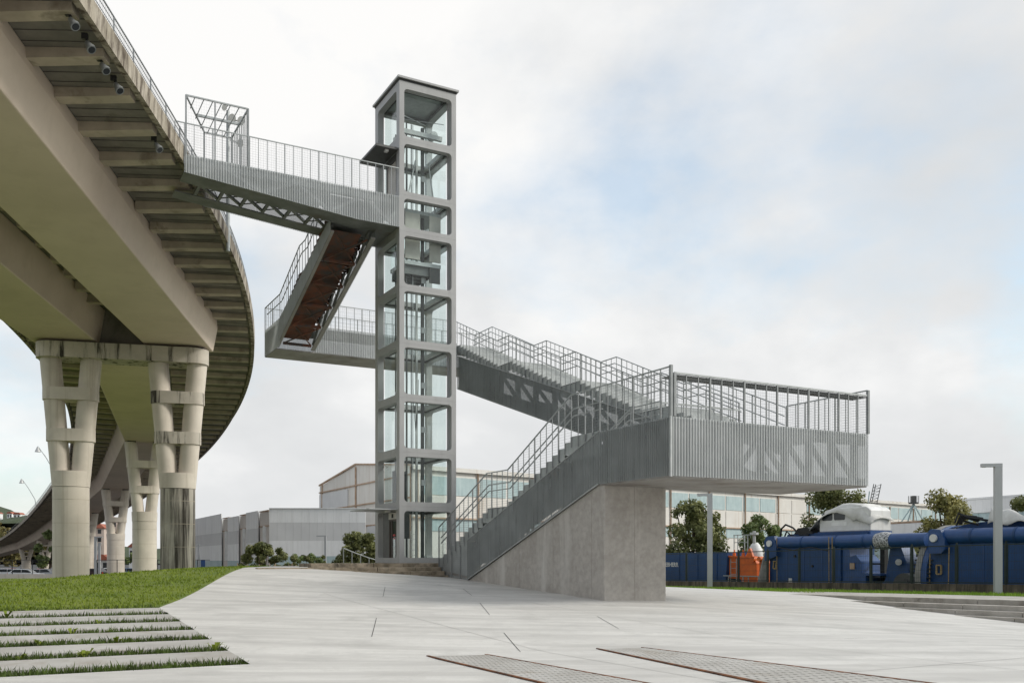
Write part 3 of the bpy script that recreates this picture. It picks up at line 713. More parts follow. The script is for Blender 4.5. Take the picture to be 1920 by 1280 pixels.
# upper flight
B0, B1 = 7.70, 10.0
topB = lin_f([PB, 10.3, 12.7], [4.05, 11.80, 12.55]); botB = lin_f([PB, 10.3, 12.7], [2.46, 9.88, 10.8])
mb = MB(); mb.prism([(PB+.32, 2.52), (10.3, 9.9), (10.3, 9.98), (PB+.32, 2.62)], lambda a, b, d: (d, a, b), B0+.03, B1-.03); f2 = part(mb, 'upper_flight', 'tray', st)
clad(f2, 'u', B0, PB, 10.3, topB, botB, -1, 'perforated', 1.3); clad(f2, 'u', B1, 5.2, 10.3, topB, botB, 1, 'perforated', 1.3)
mb = MB(); mb.bar((B1, PB, botB(PB)+.2), (B1, 5.2, botB(5.2)+.2), .05, .4); mb.bar((B1, PB, topB(PB)-.12), (B1, 5.2, topB(5.2)-.12), .05, .24); part(mb, 'stringer', 'galv', f2)
clad(f2, 'u', B1, PB, 5.2, topB, botB, 1, 'perforated_open', 1.3)
LB = [(PB, 4.26), (-8.96, 6.12), (-7.5, 6.12), (-2.5, 8.22), (-1.2, 8.22), (4.0, 10.32), (5.3, 10.32), (10.3, 12.42), (12.6, 12.42)]
for i in range(0, 7, 2):
    (va, za), (vb, zb) = LB[i], LB[i+1]; n = round((zb-za)/.18); rs = (zb-za)/n
    steps(f2, B0+.03, B1-.03, va, za+rs-.02, (vb-va)/n, rs, n, side=.45)
    ve = LB[i+2][0]
    if i < 6:
        slab(f2, B0+.03, B1-.03, vb, ve, zb-.02, .05, 'half_landing', 'grating')
        mb = MB(); mb.box(B0+.03, B0+.04, vb, ve, zb-.55, zb-.018); part(mb, 'toe_plate', 'galv', f2)
# lining with truss windows
for c in (B0+.10,):
    mb = MB(); fb = lambda a: botB(a); ft = lambda a: topB(a)
    mb.prism([(PB, fb(PB)+.04), (10.3, fb(10.3)+.04), (10.3, fb(10.3)+.66), (PB, fb(PB)+.66)], lambda a, b, d: (d, a, b), c, c+.02)
    mb.prism([(PB, ft(PB)-.34), (10.3, ft(10.3)-.34), (10.3, ft(10.3)-.02), (PB, ft(PB)-.02)], lambda a, b, d: (d, a, b), c+.001, c+.021)
    mb.prism([(5.2, fb(5.2)+.66), (10.3, fb(10.3)+.66), (10.3, ft(10.3)-.34), (5.2, ft(5.2)-.34)], lambda a, b, d: (d, a, b), c+.002, c+.022)
    part(mb, 'lining', 'galv_dark', f2)
    vs = np.linspace(5.2, PB+.2, 11)
    for i in range(10):
        mb = MB(); mb.box(c+.03, c+.17, vs[i]-.16, vs[i]+.16, fb(vs[i])+.3, ft(vs[i])-.1); part(mb, 'truss_post', 'galv_dark', f2)
        mb = MB(); mb.bar((c+.1, vs[i], ft(vs[i])-.25), (c+.1, vs[i+1], fb(vs[i+1])+.55), .14); part(mb, 'truss_diagonal', 'galv_dark', f2)
mb = MB(); mb.bar((B0-.02, PB, 4.06), (B0-.02, 10.3, 11.81), .05, .03); part(mb, 'edge_trim', 'galv_light', f2)
railing(st, [(B0, v, z) for v, z in LB[:-1]], 1.36, .45, .43, handrails=(1.05, .72), inset=(.1, 0))
railing(st, [(B1, v, z) for v, z in LB], 1.36, .45, .43, handrails=(1.05, .72), inset=(-.1, 0))
# middle landing behind the tower
MF, MR = 10.3, 12.65; C0, C1 = -2.85, -.76; MZ = 12.5; MBZ = 11.15
def open_tray(parent, u0, u1, v0, v1, z, e, along, m='tray', n=6):
    """soffit of flanges, cross members and diagonals with open bays"""
    mb = MB()
    if along == 'u':
        mb.box(u0, u1, v0, v0+e, z-.06, z); mb.box(u0, u1, v1-e, v1, z-.06, z)
        for k in range(n+1):
            x = u0+(u1-u0)*k/n; mb.box(max(u0, x-.07), min(u1, x+.07), v0+e, v1-e, z-.05, z-.002)
            if k < n: mb.bar((x, v0+e, z-.03), (u0+(u1-u0)*(k+1)/n, v1-e, z-.03), .10, .05)
    return part(mb, 'soffit', m, parent)
mb = MB(); mb.box(C0, B1, MF, MR, MBZ-.06, MBZ); ml = part(mb, 'landing_tray', 'tray', st)
slab(ml, C0+.04, B1-.04, MF+.04, MR-.04, MZ-.05, .05, 'landing_floor', 'grating')
cm = (lambda a: MZ+.05), (lambda a: MBZ-.04)
clad(ml, 'v', MF, C1, B0, cm[0], cm[1], -1, 'perforated_light', 1.2)
clad(ml, 'v', MR, C0, B1, cm[0], cm[1], 1, 'perforated_light', 1.2)
clad(ml, 'u', C0, 9.54, MR, cm[0], cm[1], -1, 'perforated_light', 1.5)
mb = MB(); mb.box(C1, B0, MF+.1, MF+.13, 12.0, 12.45); part(mb, 'lining', 'galv_dark', ml)
railing(st, [(C1, MF, MZ), (5.9, MF, MZ), (7.7, MF, MZ)], 1.3, .05, .45, vwire=.12, wire=.2, thick=3)
railing(st, [(C0, MR, MZ), (B1, MR, MZ)], 1.3, .05, .45, wire=.2, thick=3)
railing(st, [(C0, MR, MZ), (C0, 9.54, MZ), (C0, 5.9, 13.95), (C0, 4.9, 13.95), (C0, 3.1, 14.7)], 1.3, .25, .4, handrails=(.95,), inset=(.1, 0))
railing(st, [(C1, MF, MZ), (C1, 9.54, MZ), (C1, 5.9, 13.95), (C1, 4.9, 13.95), (C1, 3.2, 14.65)], 1.2, .25, .45)
# top flight, seen from below
topC = lin_f([1.0, 2.58, 9.54, 10.3], [15.05, 14.62, 12.55, 12.5]); botC = lin_f([1.0, 3.1, 10.3], [14.45, 13.70, 11.2])
mb = MB()
for (a, b) in ((C0+.01, C0+.16), (C1-.22, C1-.01)):
    mb.prism([(10.3, 11.2), (3.1, 13.7), (1.0, 14.45), (1.0, 14.52), (3.1, 13.77), (10.3, 11.27)], lambda p, q, d: (d, p, q), a, b)
f3 = part(mb, 'top_flight', 'tray', st)
clad(f3, 'u', C0, 1.0, 9.54, topC, botC, -1, 'perforated_light', 1.2); clad(f3, 'u', C1, 1.0, MF, topC, botC, 1, 'perforated', 1.2)
steps(f3, C0+.05, C1-.05, 9.54, MZ+.16, -.405, .161, 9, 'rust_steel', .2)
slab(f3, C0+.05, C1-.05, 4.9, 5.9, 13.93, .05, 'half_landing', 'rust_steel')
steps(f3, C0+.05, C1-.05, 4.9, 14.1, -.405, .161, 10, 'rust_steel', .2)
for k in range(8):
    v0, v1 = 9.9-1.08*k, 9.9-1.08*(k+1)+.05*(k % 3); mb = MB()
    mb.prism([(v0, botC(v0)+.30), (v1, botC(v1)+.30), (v1, botC(v1)+.32), (v0, botC(v0)+.32)], lambda p, q, d: (d, p, q), C0+.10, C1-.46-.1*(k % 2)); part(mb, 'soffit_sheet', 'rust_steel', f3)
for k in range(5):
    v0, v1 = 10.0-1.75*k, 10.0-1.75*(k+1); mb = MB()
    mb.bar((C0+.3, v0, botC(v0)+.08), (C1-.3, v1, botC(v1)+.08), .07, .05); mb.bar((C1-.3, v0, botC(v0)+.1), (C0+.3, v1, botC(v1)+.1), .05, .04)
    part(mb, 'brace', 'rust_steel', f3)
    mb = MB(); mb.box(C0+.3, C1-.3, v0-.08, v0+.08, botC(v0)+.02, botC(v0)+.14); part(mb, 'cross_member', 'rust_steel', f3)
    for c in (C0+.16, C1-.2):
        mb = MB(); mb.bar((c, v0, botC(v0)+.15), (c, v1, topC(v1)-.1), .10); part(mb, 'truss_diagonal', 'galv_dark', f3)

# ------------------------------------------------------------------ concrete plinth under the lower flight
pn = gthing('concrete_plinth', 'wedge of rough exposed concrete carrying the lower stair flight and platform', 'plinth', 2.95, -8.5, -1.4)
poly = [(-3.2, -1.4), (-3.45, -.885), (-13.30, 2.47), (-13.45, 2.47), (-13.65, 2.30), (-13.65, -1.9)]
mb = MB(); mb.prism([(-3.2,-1.6), (-3.45,-.885), (-13.36,2.475), (-13.65,2.44), (-13.65,-2.0)], lambda a, b, d: (d, a, b), A0+.05, 4.26)
o = part(mb, 'plinth_body', 'plinth', pn)
bv = o.modifiers.new('edge', 'BEVEL'); bv.width = .03; bv.segments = 2; bv.limit_method = 'ANGLE'
zt_ = lambda v: -.885+(-3.45-v)*(2.475+.885)/(13.36-3.45)
for v in (-5.4, -7.9, -10.4, -12.9):
    mb = MB(); mb.box(A0+.047, A0+.052, v-.008, v+.008, -1.9, zt_(v)-.02); part(mb, 'form_joint', 'form_joint', pn)
for u in (2.95,):
    mb = MB(); mb.box(u-.008, u+.008, -13.653, -13.648, -2.0, 2.42); part(mb, 'form_joint', 'form_joint', pn)

# ------------------------------------------------------------------ footbridge to the viaduct
WZ = 16.19; WU = -9.2; WV = 3.09
fb_ = gthing('footbridge', 'galvanised footbridge with corrugated sides joining the lift tower to the viaduct', 'footbridge', -4.6, 1.5, 15.0)
wbot = lin_f([WU, -2.0, 0], [15.48, 14.84, 14.83])
mb = MB(); e = .85
def strip(mb, v0, v1):
    for a, b in ((WU, -2.0), (-2.0, -.01)):
        za, zb = wbot(a), wbot(b); mb.add([(a,v0,za),(b,v0,zb),(b,v1,zb),(a,v1,za),(a,v0,za+.05),(b,v0,zb+.05),(b,v1,zb+.05),(a,v1,za+.05)], [(3,2,1,0),(4,5,6,7),(0,1,5,4),(1,2,6,5),(2,3,7,6),(3,0,4,7)])
strip(mb, .02, .02+e+.25); strip(mb, WV-e, WV-.02)
za = wbot(-2.9); mb.add([(-2.9,e+.27,za),(-.01,e+.27,14.83),(-.01,WV-e,14.83),(-2.9,WV-e,za),(-2.9,e+.27,za+.05),(-.01,e+.27,14.88),(-.01,WV-e,14.88),(-2.9,WV-e,za+.05)], [(3,2,1,0),(4,5,6,7),(0,1,5,4),(1,2,6,5),(2,3,7,6),(3,0,4,7)])
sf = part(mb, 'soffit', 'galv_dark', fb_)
for k in range(6):
    a, b = -8.4+k*.95, -8.4+(k+1)*.95; mb = MB()
    mb.box(a-.06, a+.06, .9, WV-.8, wbot(a)+.02, wbot(a)+.12); part(mb, 'cross_member', 'galv_dark', sf)
    mb = MB(); mb.bar((a, 1.1, wbot(a)+.1), (b, WV-.9, wbot(b)+.1), .10); part(mb, 'truss_diagonal', 'galv_dark', sf)
    mb = MB(); mb.bar((b, 1.1, wbot(b)+.14), (a, WV-.9, wbot(a)+.14), .04); part(mb, 'brace', 'galv_dark', sf)
clad(fb_, 'v', 0, WU, 0, lambda a: WZ, lambda a: wbot(a)-.02, -1, 'perforated_light', 1.15)
clad(fb_, 'v', WV, WU+1.3, 0, lambda a: WZ, lambda a: wbot(a)-.02, 1, 'perforated_light', 1.15)
mb = MB(); mb.box(WU, -.02, .10, .13, 15.85, 16.15); part(mb, 'edge_beam', 'galv', fb_)
xs = np.linspace(-9.0, -.2, 7)
for i in range(6):
    mb = MB(); a, b = (wbot(xs[i])+.1, 15.95) if i % 2 == 0 else (15.95, wbot(xs[i+1])+.1); mb.bar((xs[i], .2, a), (xs[i+1], .2, b), .13); part(mb, 'truss_diagonal', 'galv', fb_)
slab(fb_, WU+.1, C0, .06, WV-.06, WZ-.03, .05, 'deck', 'grating')
mb = MB(); mb.box(C0-.3, C1+.3, 1.05, 1.08, 14.9, 16.1); part(mb, 'lining', 'galv', fb_)
slab(fb_, C0, -.03, .06, 1.0, WZ-.03, .05, 'deck', 'galv_dark'); slab(fb_, C1, -.03, 1.002, WV-.06, WZ-.03, .05, 'deck', 'galv_dark')
railing(fb_, [(-9.55, 0, WZ), (-.02, 0, WZ)], 1.24, .1, .37, wire=.10, vwire=.11, rw=.04)
railing(fb_, [(-8.0, WV, WZ), (C0, WV, WZ)], 1.24, .1, .37, rw=.04)
# mesh cage with sliding gate at the viaduct end
CZ = 18.55; P4 = [(-9.13, .0), (-6.67, .0), (-6.70, 3.05), (-7.85, 3.05)]
cg = MB()
for p, q in zip(P4, P4[1:]+P4[:1]): cg.bar((*p, CZ), (*q, CZ), .06)
cg.bar((-8.45, 1.55, CZ), (-6.69, 1.55, CZ), .08, .10); cage = part(cg, 'cage_frame', 'galv', fb_)
for p in P4[:3]: post(cage, p[0], p[1], WZ, CZ-WZ, .06)
post(cage, -7.85, 3.05, WZ, CZ-WZ, .04); post(cage, -8.0, 0, WZ, CZ-WZ, .05)
for k in range(1, 7):
    x = -9.13+k*.35; vm = 3.05*min(1, (k*.35+.1)/1.28); mb = MB(); mb.bar((x, 0, CZ), (x, vm if x < -7.85 else 3.05, CZ), .03); part(mb, 'roof_bar', 'galv', cage)
for k in range(9): post(cage, -6.69, .15+k*.34, WZ, CZ-WZ, .035)
mb = MB(); x = -9.13
while x < -6.67: mb.wire((x, -.01, WZ), (x, -.01, CZ), .003); x += .10
z = WZ
while z < CZ: mb.wire((-9.13, -.012, z), (-6.67, -.012, z), .003); z += .12
w = part(mb, 'wire_mesh', 'wire', cage); w['kind'] = 'stuff'
# ------------------------------------------------------------------ viaduct
HY = [(-60, 1.5), (28, 2.0), (38, 3.5), (51, 9.8), (59, 13.4), (67, 15.8), (75.5, 18.4), (87, 20.8), (101, 23.7), (114, 26), (142, 30), (177, 30.7), (228, 32.2), (300, 36), (380, 42)]
def heading(y): return math.radians(float(np.interp(y, [a for a, _ in HY], [b for _, b in HY])))
def zedge(y): return float(np.interp(y, [-60, -5, 37.6, 60, 95, 260, 330, 400], [18.5, 17.86, 15.94, 14.93, 14.23, 5.15, 2.2, 1.6]))
HWID = 7.55
def march(y0, x0, y1, ds):
    pts = [(x0, y0)]; x, y = x0, y0; s = 1 if y1 > y0 else -1
    while (y < y1) if s > 0 else (y > y1):
        h = heading(y); x -= math.sin(h)*ds*s; y += math.cos(h)*ds*s; pts.append((x, y))
    return pts
DS = 2.36/4
fw = march(37.6, -13.15, 330, DS); bw = march(37.6, -13.15, -40, DS)
edge = bw[::-1][:-1]+fw; I0 = len(bw)-1
class S: pass
STN = []
for (x, y) in edge:
    s = S(); h = heading(y); s.r = Vector((math.cos(h), math.sin(h), 0)); s.f = Vector((-math.sin(h), math.cos(h), 0))
    s.c = Vector((x, y, 0))-s.r*HWID; s.z = zedge(y)+ZC; s.y = y; STN.append(s)
def pt(s, o, dz): return s.c+s.r*o+Vector((0, 0, s.z+dz))
vd = thing('viaduct', 'long curving concrete road viaduct on twin box girders with ribbed overhangs', 'viaduct', pt(STN[I0], 0, 0), 0, None, pt(STN[I0], 0, 0))
def loft(name, prof, m, parent, i0=0, i1=None, closed=True, stepn=1, smooth=True):
    mb = MB(); idx = list(range(i0, i1 if i1 else len(STN), stepn)); n = len(prof)
    for i in idx:
        for (o, dz) in prof: mb.v.append(tuple(pt(STN[i], o, dz)))
    for a in range(len(idx)-1):
        for k in range(n if closed else n-1): mb.f.append((a*n+k, a*n+(k+1)%n, (a+1)*n+(k+1)%n, (a+1)*n+k))
    if closed: mb.f += [tuple(range(n)), tuple(range((len(idx)-1)*n, len(idx)*n))]
    return part(mb, name, m, parent, smooth)
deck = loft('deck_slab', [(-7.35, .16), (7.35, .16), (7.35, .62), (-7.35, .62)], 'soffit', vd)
loft('fascia', [(7.32, -.02), (7.55, -.04), (7.58, .60), (7.32, .64)], 'fascia', vd)
loft('fascia', [(-7.32, -.02), (-7.55, -.04), (-7.58, .60), (-7.32, .64)], 'fascia', vd)
def near(y): return min(STN, key=lambda s: abs(s.c.y-y))
GO = -.6                        # single girder runs a little towards the inside of the bend
PY = [57.5, 97, 134, 166, 198, 230, 262]
def girder(ya, yb, prof):
    sa, sb = near(ya), near(yb); mb = MB(); n = len(prof); d = (sb.c-sa.c); 
    for (s, e) in ((sa, -.0), (sb, .0)):
        for (o, dz) in prof: mb.v.append(tuple(pt(s, o, dz)))
    mb.f = [(k, (k+1)%n, n+(k+1)%n, n+k) for k in range(n)]+[tuple(range(n)), tuple(range(n, 2*n))]
    o = part(mb, 'box_girder', 'girder', vd); bv = o.modifiers.new('edge', 'BEVEL'); bv.width = .06; bv.segments = 2; bv.limit_method = 'ANGLE'
twin = lambda s: [(1.35*s, -1.92), (5.15*s, -1.92), (5.42*s, -.46), (5.38*s, .158), (1.0*s, .158)]
for ya, yb in ((-38, -16), (-15.9, 20), (20.1, 58.2)):
    for s in (1, -1): girder(ya, yb, twin(s))
single = [(GO-1.9, -1.92), (GO+1.9, -1.92), (GO+2.5, -.46), (GO+2.5, .158), (GO-2.5, .158), (GO-2.5, -.46)]
for ya, yb in zip([58.5]+PY[1:], PY[1:]+[320]): girder(ya, yb-.1, single)
def rib_profile(mb, s, o0, z0, o1, z1, w=.27):
    for k in (-w, w):
        f = s.f*k
        mb.v += [tuple(pt(s, o0, z0)+f), tuple(pt(s, o1, z1)+f), tuple(pt(s, o1, .155)+f), tuple(pt(s, o0, .155)+f)]
    mb.f += [(3,2,1,0),(4,5,6,7),(0,1,5,4),(1,2,6,5),(2,3,7,6),(3,0,4,7)]
i = 0; nri = 0
while i < len(STN):
    s = STN[i]; i += 4 if s.y < 57 else 5
    if s.y < 12 or s.y > 285: continue
    tw_ = s.y < 57.5; oi = 4.3 if tw_ else 1.5
    mb = MB(); rib_profile(mb, s, oi, -.22, 7.18, -.10); part(mb, 'rib', 'rib', vd)
    if tw_: mb = MB(); rib_profile(mb, s, -1.6, -.30, 1.6, -.30); part(mb, 'rib', 'rib', vd)
    if s.y > 42 or not tw_: mb = MB(); rib_profile(mb, s, -oi-(.6 if not tw_ else 0), -.22, -7.18, -.10); part(mb, 'rib', 'rib', vd)
# board joints in the slab soffit
mb = MB()
for i in range(0, len(STN)-2, 4):
    if not (15 < STN[i].y < 75): continue
    for k, o in ((1, 0), (2, 0), (3, 0)):
        s = STN[i+k]; a = [pt(s, 4.4, .152)+s.f*-.012, pt(s, 7.3, .152)+s.f*-.012, pt(s, 7.3, .152)+s.f*.012, pt(s, 4.4, .152)+s.f*.012]
        b = [p+Vector((0, 0, -.015)) for p in a]; mb.add(a+b, [(0,1,2,3),(7,6,5,4),(0,1,5,4),(1,2,6,5),(2,3,7,6),(3,0,4,7)])
j = part(mb, 'board_joints', 'board_gap', deck); j['kind'] = 'stuff'
# parapet rails
for o in (7.42, -7.42):
    mb = MB(); sub = STN[::2]
    for h, r in ((1.32, .02), (1.12, .01), (.92, .01)):
        for a, b in zip(sub, sub[1:]):
            if -10 < a.y < 250: mb.bar(pt(a, o, h), pt(b, o, h), r*2)
    rl = part(mb, 'parapet_rail', 'galv_post', vd)
    mb = MB()
    for s in STN[::3]:
        if 5 < s.y < 200: mb.bar(pt(s, o, .6), pt(s, o, 1.32), .035)
    p = part(mb, 'parapet_posts', 'galv_post', rl); p['kind'] = 'stuff'
    mb = MB()
    for a, b in zip(STN, STN[1:]):
        if 10 < a.y < 60 and o > 0:
            for k in range(5): mb.wire(pt(a, o, .62)+(pt(b, o, .62)-pt(a, o, .62))*k/5, pt(a, o, 1.3)+(pt(b, o, 1.3)-pt(a, o, 1.3))*k/5, .012)
    if mb.v: p = part(mb, 'parapet_bars', 'galv_post', rl); p['kind'] = 'stuff'
# piers
PIERS = list(zip(PY, [-1.15, -1.9, -2.3, -2.6, -2.7, -2.75, -2.8]))
PL = ['twin V concrete pier with stained cap beam, nearest the lift tower', 'single V concrete pier just beyond the twin V pier', 'second single V pier beyond the twin V pier', 'third single V pier beyond the twin V pier', 'fourth single V pier beyond the twin V pier', 'fifth single V pier, short, above the car park', 'last short V pier at the low end of the ramp']
for n, (yy, zg) in enumerate(PIERS):
    s = near(yy); base = Vector((s.c.x, s.c.y, zg+ZC))
    pr = thing('viaduct_pier', PL[n], 'pier', base, 0, 'piers under the viaduct', (0, 0, 0)); ORG[pr.name] = base
    zt = s.z-1.92-.12; G = zg+ZC; first = n == 0; ztop = zt-.92 if first else zt
    P = lambda o, fz, z: Vector((s.c.x, s.c.y, 0))+s.r*o+s.f*fz+Vector((0, 0, z))
    if first:
        mb = MB(); poly = []
        for k in range(17): t = -math.pi/2+math.pi*k/16; poly.append((3.98+.95*math.cos(t), .95*math.sin(t)))
        for k in range(17): t = math.pi/2+math.pi*k/16; poly.append((-3.98+.95*math.cos(t), .95*math.sin(t)))
        mb.prism(poly, lambda a, b, d: P(a, b, d), zt-.92, zt); part(mb, 'pier_cap', 'cap_concrete', pr, True)
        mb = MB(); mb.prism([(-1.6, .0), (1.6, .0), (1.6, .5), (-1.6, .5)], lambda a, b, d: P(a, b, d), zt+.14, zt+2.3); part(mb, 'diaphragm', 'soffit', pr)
    for o in ((-4.2, -2.2, 2.2, 4.2) if first else (GO-1.25, GO+1.25)):
        mb = MB(); q = [(o-.4, -.45), (o+.4, -.45), (o+.4, .45), (o-.4, .45)]; mb.prism(q, lambda a, b, d: P(a, b, d), zt, zt+.13); part(mb, 'bearing', 'dark_steel', pr)
    V = lambda z: ztop-(12.0-z)*((ztop-G)/13.1)        # heights scale with the pier
    def ell(mb, o0, z0, rx0, ry0, o1, z1, rx1, ry1, n=24):
        vs = []
        for (o, z, rx, ry) in ((o0, z0, rx0, ry0), (o1, z1, rx1, ry1)):
            for k in range(n): t = 2*math.pi*k/n; vs.append(P(o+rx*math.cos(t), ry*math.sin(t), z))
        mb.add(vs, [(k, (k+1)%n, n+(k+1)%n, n+k) for k in range(n)]+[tuple(range(n-1,-1,-1)), tuple(range(n, 2*n))])
    for ci, c in enumerate((-3.0, 3.1) if first else (GO,)):
        m = 'concrete_dirty' if (first and ci == 1) else 'concrete'; m2 = 'cap_concrete' if (first and ci == 1) else 'concrete'; R0 = 1.03 if first else 1.18
        mb = MB(); ell(mb, c, G-.6, R0, .92, c, V(4.35), R0, .92); part(mb, 'column', m, pr, True)
        mb = MB(); ell(mb, c, V(4.35)+.02, R0+.03, .95, c, V(5.3), R0+.07, .95); part(mb, 'column_head', 'concrete', pr, True)
        for zj in (.8, 2.2, 3.6):
            mb = MB(); ell(mb, c, V(zj)-.013, R0+.004, .924, c, V(zj)+.013, R0+.004, .924); part(mb, 'pour_joint', 'rib', pr, True)
        tx = 1.14 if first else 1.35
        for k in (-1, 1):
            mb = MB(); ell(mb, c+k*.50, V(4.4), .56, .62, c+k*tx, ztop+.02, .60, .62, 18); part(mb, 'leg', 'concrete', pr, True)
        for zc in (9.9, 7.45):
            f = (V(zc)-V(4.4))/(ztop-V(4.4)); hw = .5+f*(tx-.5)+.58; mb = MB(); poly = []
            for k in range(9): t = -math.pi/2+math.pi*k/8; poly.append((hw-.56+.6*math.cos(t), .68*math.sin(t)))
            for k in range(9): t = math.pi/2+math.pi*k/8; poly.append((-hw+.56+.6*math.cos(t), .68*math.sin(t)))
            hh = .37*min(1, (ztop-G)/13); mb.prism([(c+a, b) for a, b in poly], lambda a, b, d: P(a, b, d), V(zc)-hh, V(zc)+hh); part(mb, 'crossbar', m2, pr, True)
# floodlights under the edge
def floodlight(px, py, lab, flip=1):
    b = (HOR-py)/F; best = min(STN, key=lambda s: abs((pt(s, 6.75, 0).z-ZC)-b*pt(s, 6.75, 0).y) + abs(pt(s, 6.75, 0).x/pt(s, 6.75, 0).y-(px-960)/F)*20)
    p = pt(best, 7.0, -.0)
    t = thing('floodlight', lab, 'floodlight', p, math.atan2(best.r.y, best.r.x), 'floodlights under the viaduct edge', (0, 0, 0))
    mb = MB(); mb.box(-.12, .06, -.06, .06, -.12, .06); mb.bar((0, 0, -.05), (.05, 0, -.28), .05); part(mb, 'bracket', 'dark_steel', t)
    d = Vector((.55, -.25, -.8)).normalized(); o = Vector((.03, 0, -.22))
    mb = MB(); mb.tube(o, o+d*.26, .08, .13, 14); mb.tube(o+d*.26, o+d*.34, .145, .145, 14); h = part(mb, 'housing', 'galv_post', t, True)
    mb = MB(); mb.tube(o+d*.341, o+d*.35, .11, .11, 14); part(mb, 'lens', 'window_dark', h)
for k, (px, py) in enumerate(((145, 22), (177, 66), (203, 110), (226, 144), (307, 262))):
    floodlight(px, py, ['floodlight hung under the viaduct edge, furthest from the footbridge', 'floodlight under the viaduct edge, fourth from the footbridge', 'floodlight under the viaduct edge, third from the footbridge', 'floodlight under the viaduct edge, second from the footbridge', 'floodlight under the viaduct edge beside the footbridge end'][k])
# floodlight mast standing on the deck
s = near(46.5); p = pt(s, 6.6, .62)
p = Vector((-13.95, 46.2, p.z))
ms = thing('light_mast', 'slim steel mast with a cluster of floodlights behind the footbridge cage', 'mast', p, 0, None, (0, 0, 0))
mh = 22.0+ZC-p.z
mb = MB(); mb.tube((0, 0, -1.0), (0, 0, mh), .10, .08, 12); part(mb, 'pole', 'galv', ms, True)
for (x, y, z, r) in ((-.22, 0, .15, .15), (.18, -.1, -.45, .24), (.62, -.1, -.55, .22), (.5, .2, -1.5, .2)):
    mb = MB(); q = Vector((x, y, mh+z)); mb.tube(q-Vector((-.05, .15, .05)), q+Vector((.1, -.18, -.08)), r*.7, r, 14); mb.bar((0, 0, mh+z+.1), q, .05); part(mb, 'lamp_head', 'steel', ms, True)
# road lamps on the far deck
for k, (yy, lab) in enumerate(((150, 'curved road lamp on the far viaduct, nearer the pier'), (186, 'curved road lamp on the far viaduct, further down the ramp'))):
    s = near(yy); p = pt(s, -6.9, .6); t = thing('road_lamp', lab, 'lamp', p, 0, 'road lamps on the viaduct', (0, 0, 0))
    mb = MB(); mb.path([(0, 0, 0), (-.3, 0, 2.0), (-1.6, 0, 4.2), (-2.9, 0, 6.0)], [.09, .08, .07, .05], 8); part(mb, 'pole', 'galv', t, True)
    mb = MB(); mb.tube((-2.9, 0, 5.9), (-2.9, 0, 5.1), .12, .45, 12); part(mb, 'lamp_head', 'steel', t, True)
# ------------------------------------------------------------------ lamp posts
def ATP(px, t, z): return Vector(((px-960)*t/F, t, z+ZC))
def lamp_post(px, t, zb, zt, dirx, lab, w=.30, arm=1.0):
    p = ATP(px, t, zb); h = zt-zb; o = thing('lamp_post', lab, 'lamp post', p, math.radians(-6), 'square lamp posts around the plaza', (0, 0, 0))
    mb = MB(); mb.box(-w/2, w/2, -w*.35, w*.35, -.3, h-.17); pl_ = part(mb, 'post', 'lamp_paint', o)
    mb = MB(); mb.box(-w/2+.0, w/2+.0, -w*.35-.004, w*.35+.004, h-.168, h); mb.box(min(dirx*w/2, dirx*(w/2+arm)), max(dirx*w/2, dirx*(w/2+arm)), -w*.35, w*.35, h-.15, h-.004); part(mb, 'arm', 'lamp_paint', o)
    mb = MB(); a, b = sorted((dirx*(w/2+.35), dirx*(w/2+arm-.05))); mb.box(a, b, -w*.25, w*.25, h-.165, h-.15); part(mb, 'light_panel', 'white_paint', o)
lamp_post(1871, 41.5, -1.72, 4.22, -1, 'light grey square lamp post in front of the blue drum with bolted ring', .31, .55)
lamp_post(1331, 57.5, -1.92, 4.02, -1, 'light grey square lamp post beside the concrete plinth', .30, .62)
lamp_post(610, 118, -2.3, 3.0, -1, 'thin lamp post in front of the white hall, beside the handrail', .26, 1.0)
lamp_post(526, 150, -2.4, 3.05, -1, 'thin lamp post in front of the white hall corner', .26, 1.2)
lamp_post(179.5, 128, -2.5, 3.1, 1, 'pale lamp post standing behind the stained viaduct piers', .34, .8)
lamp_post(186.5, 131, -2.5, 2.3, 1, 'shorter pale lamp post right behind another at the viaduct piers', .30, .1)
lamp_post(372.5, 126, -2.3, 2.0, 1, 'dark slim post beside the stained viaduct column', .22, .05)

# ------------------------------------------------------------------ low wall and mesh fence on the right
FU = 25.0
fz = lambda v: -1.24-.0135*(v+6)     # wall top
for k, (va, vb, lab) in enumerate(((-30, -6.3, 'low stained concrete wall below the fence in front of the bolted ring drum'), (-6.3, 20, 'low stained concrete wall below the fence behind the plinth'))):
    wl = gthing('low_wall', lab, 'wall', FU, (va+vb)/2, float(terr_z(0))); v = va
    while v < vb-.1:
        e = min(v+2.9, vb); mb = MB()
        mb.add([(FU-.15,v+.004,fz(v)-1.2),(FU+.2,v+.004,fz(v)-1.2),(FU+.2,e-.004,fz(e)-1.2),(FU-.15,e-.004,fz(e)-1.2),(FU-.15,v+.004,fz(v)),(FU+.2,v+.004,fz(v)),(FU+.2,e-.004,fz(e)),(FU-.15,e-.004,fz(e))], [(3,2,1,0),(4,5,6,7),(0,1,5,4),(1,2,6,5),(2,3,7,6),(3,0,4,7)])
        part(mb, 'wall_block', 'wall_dirty', wl); v = e
fn = gthing('mesh_fence', 'dark green welded mesh fence on the low wall', 'fence', FU, 0, fz(0))
v = -30.0; FH = 1.88
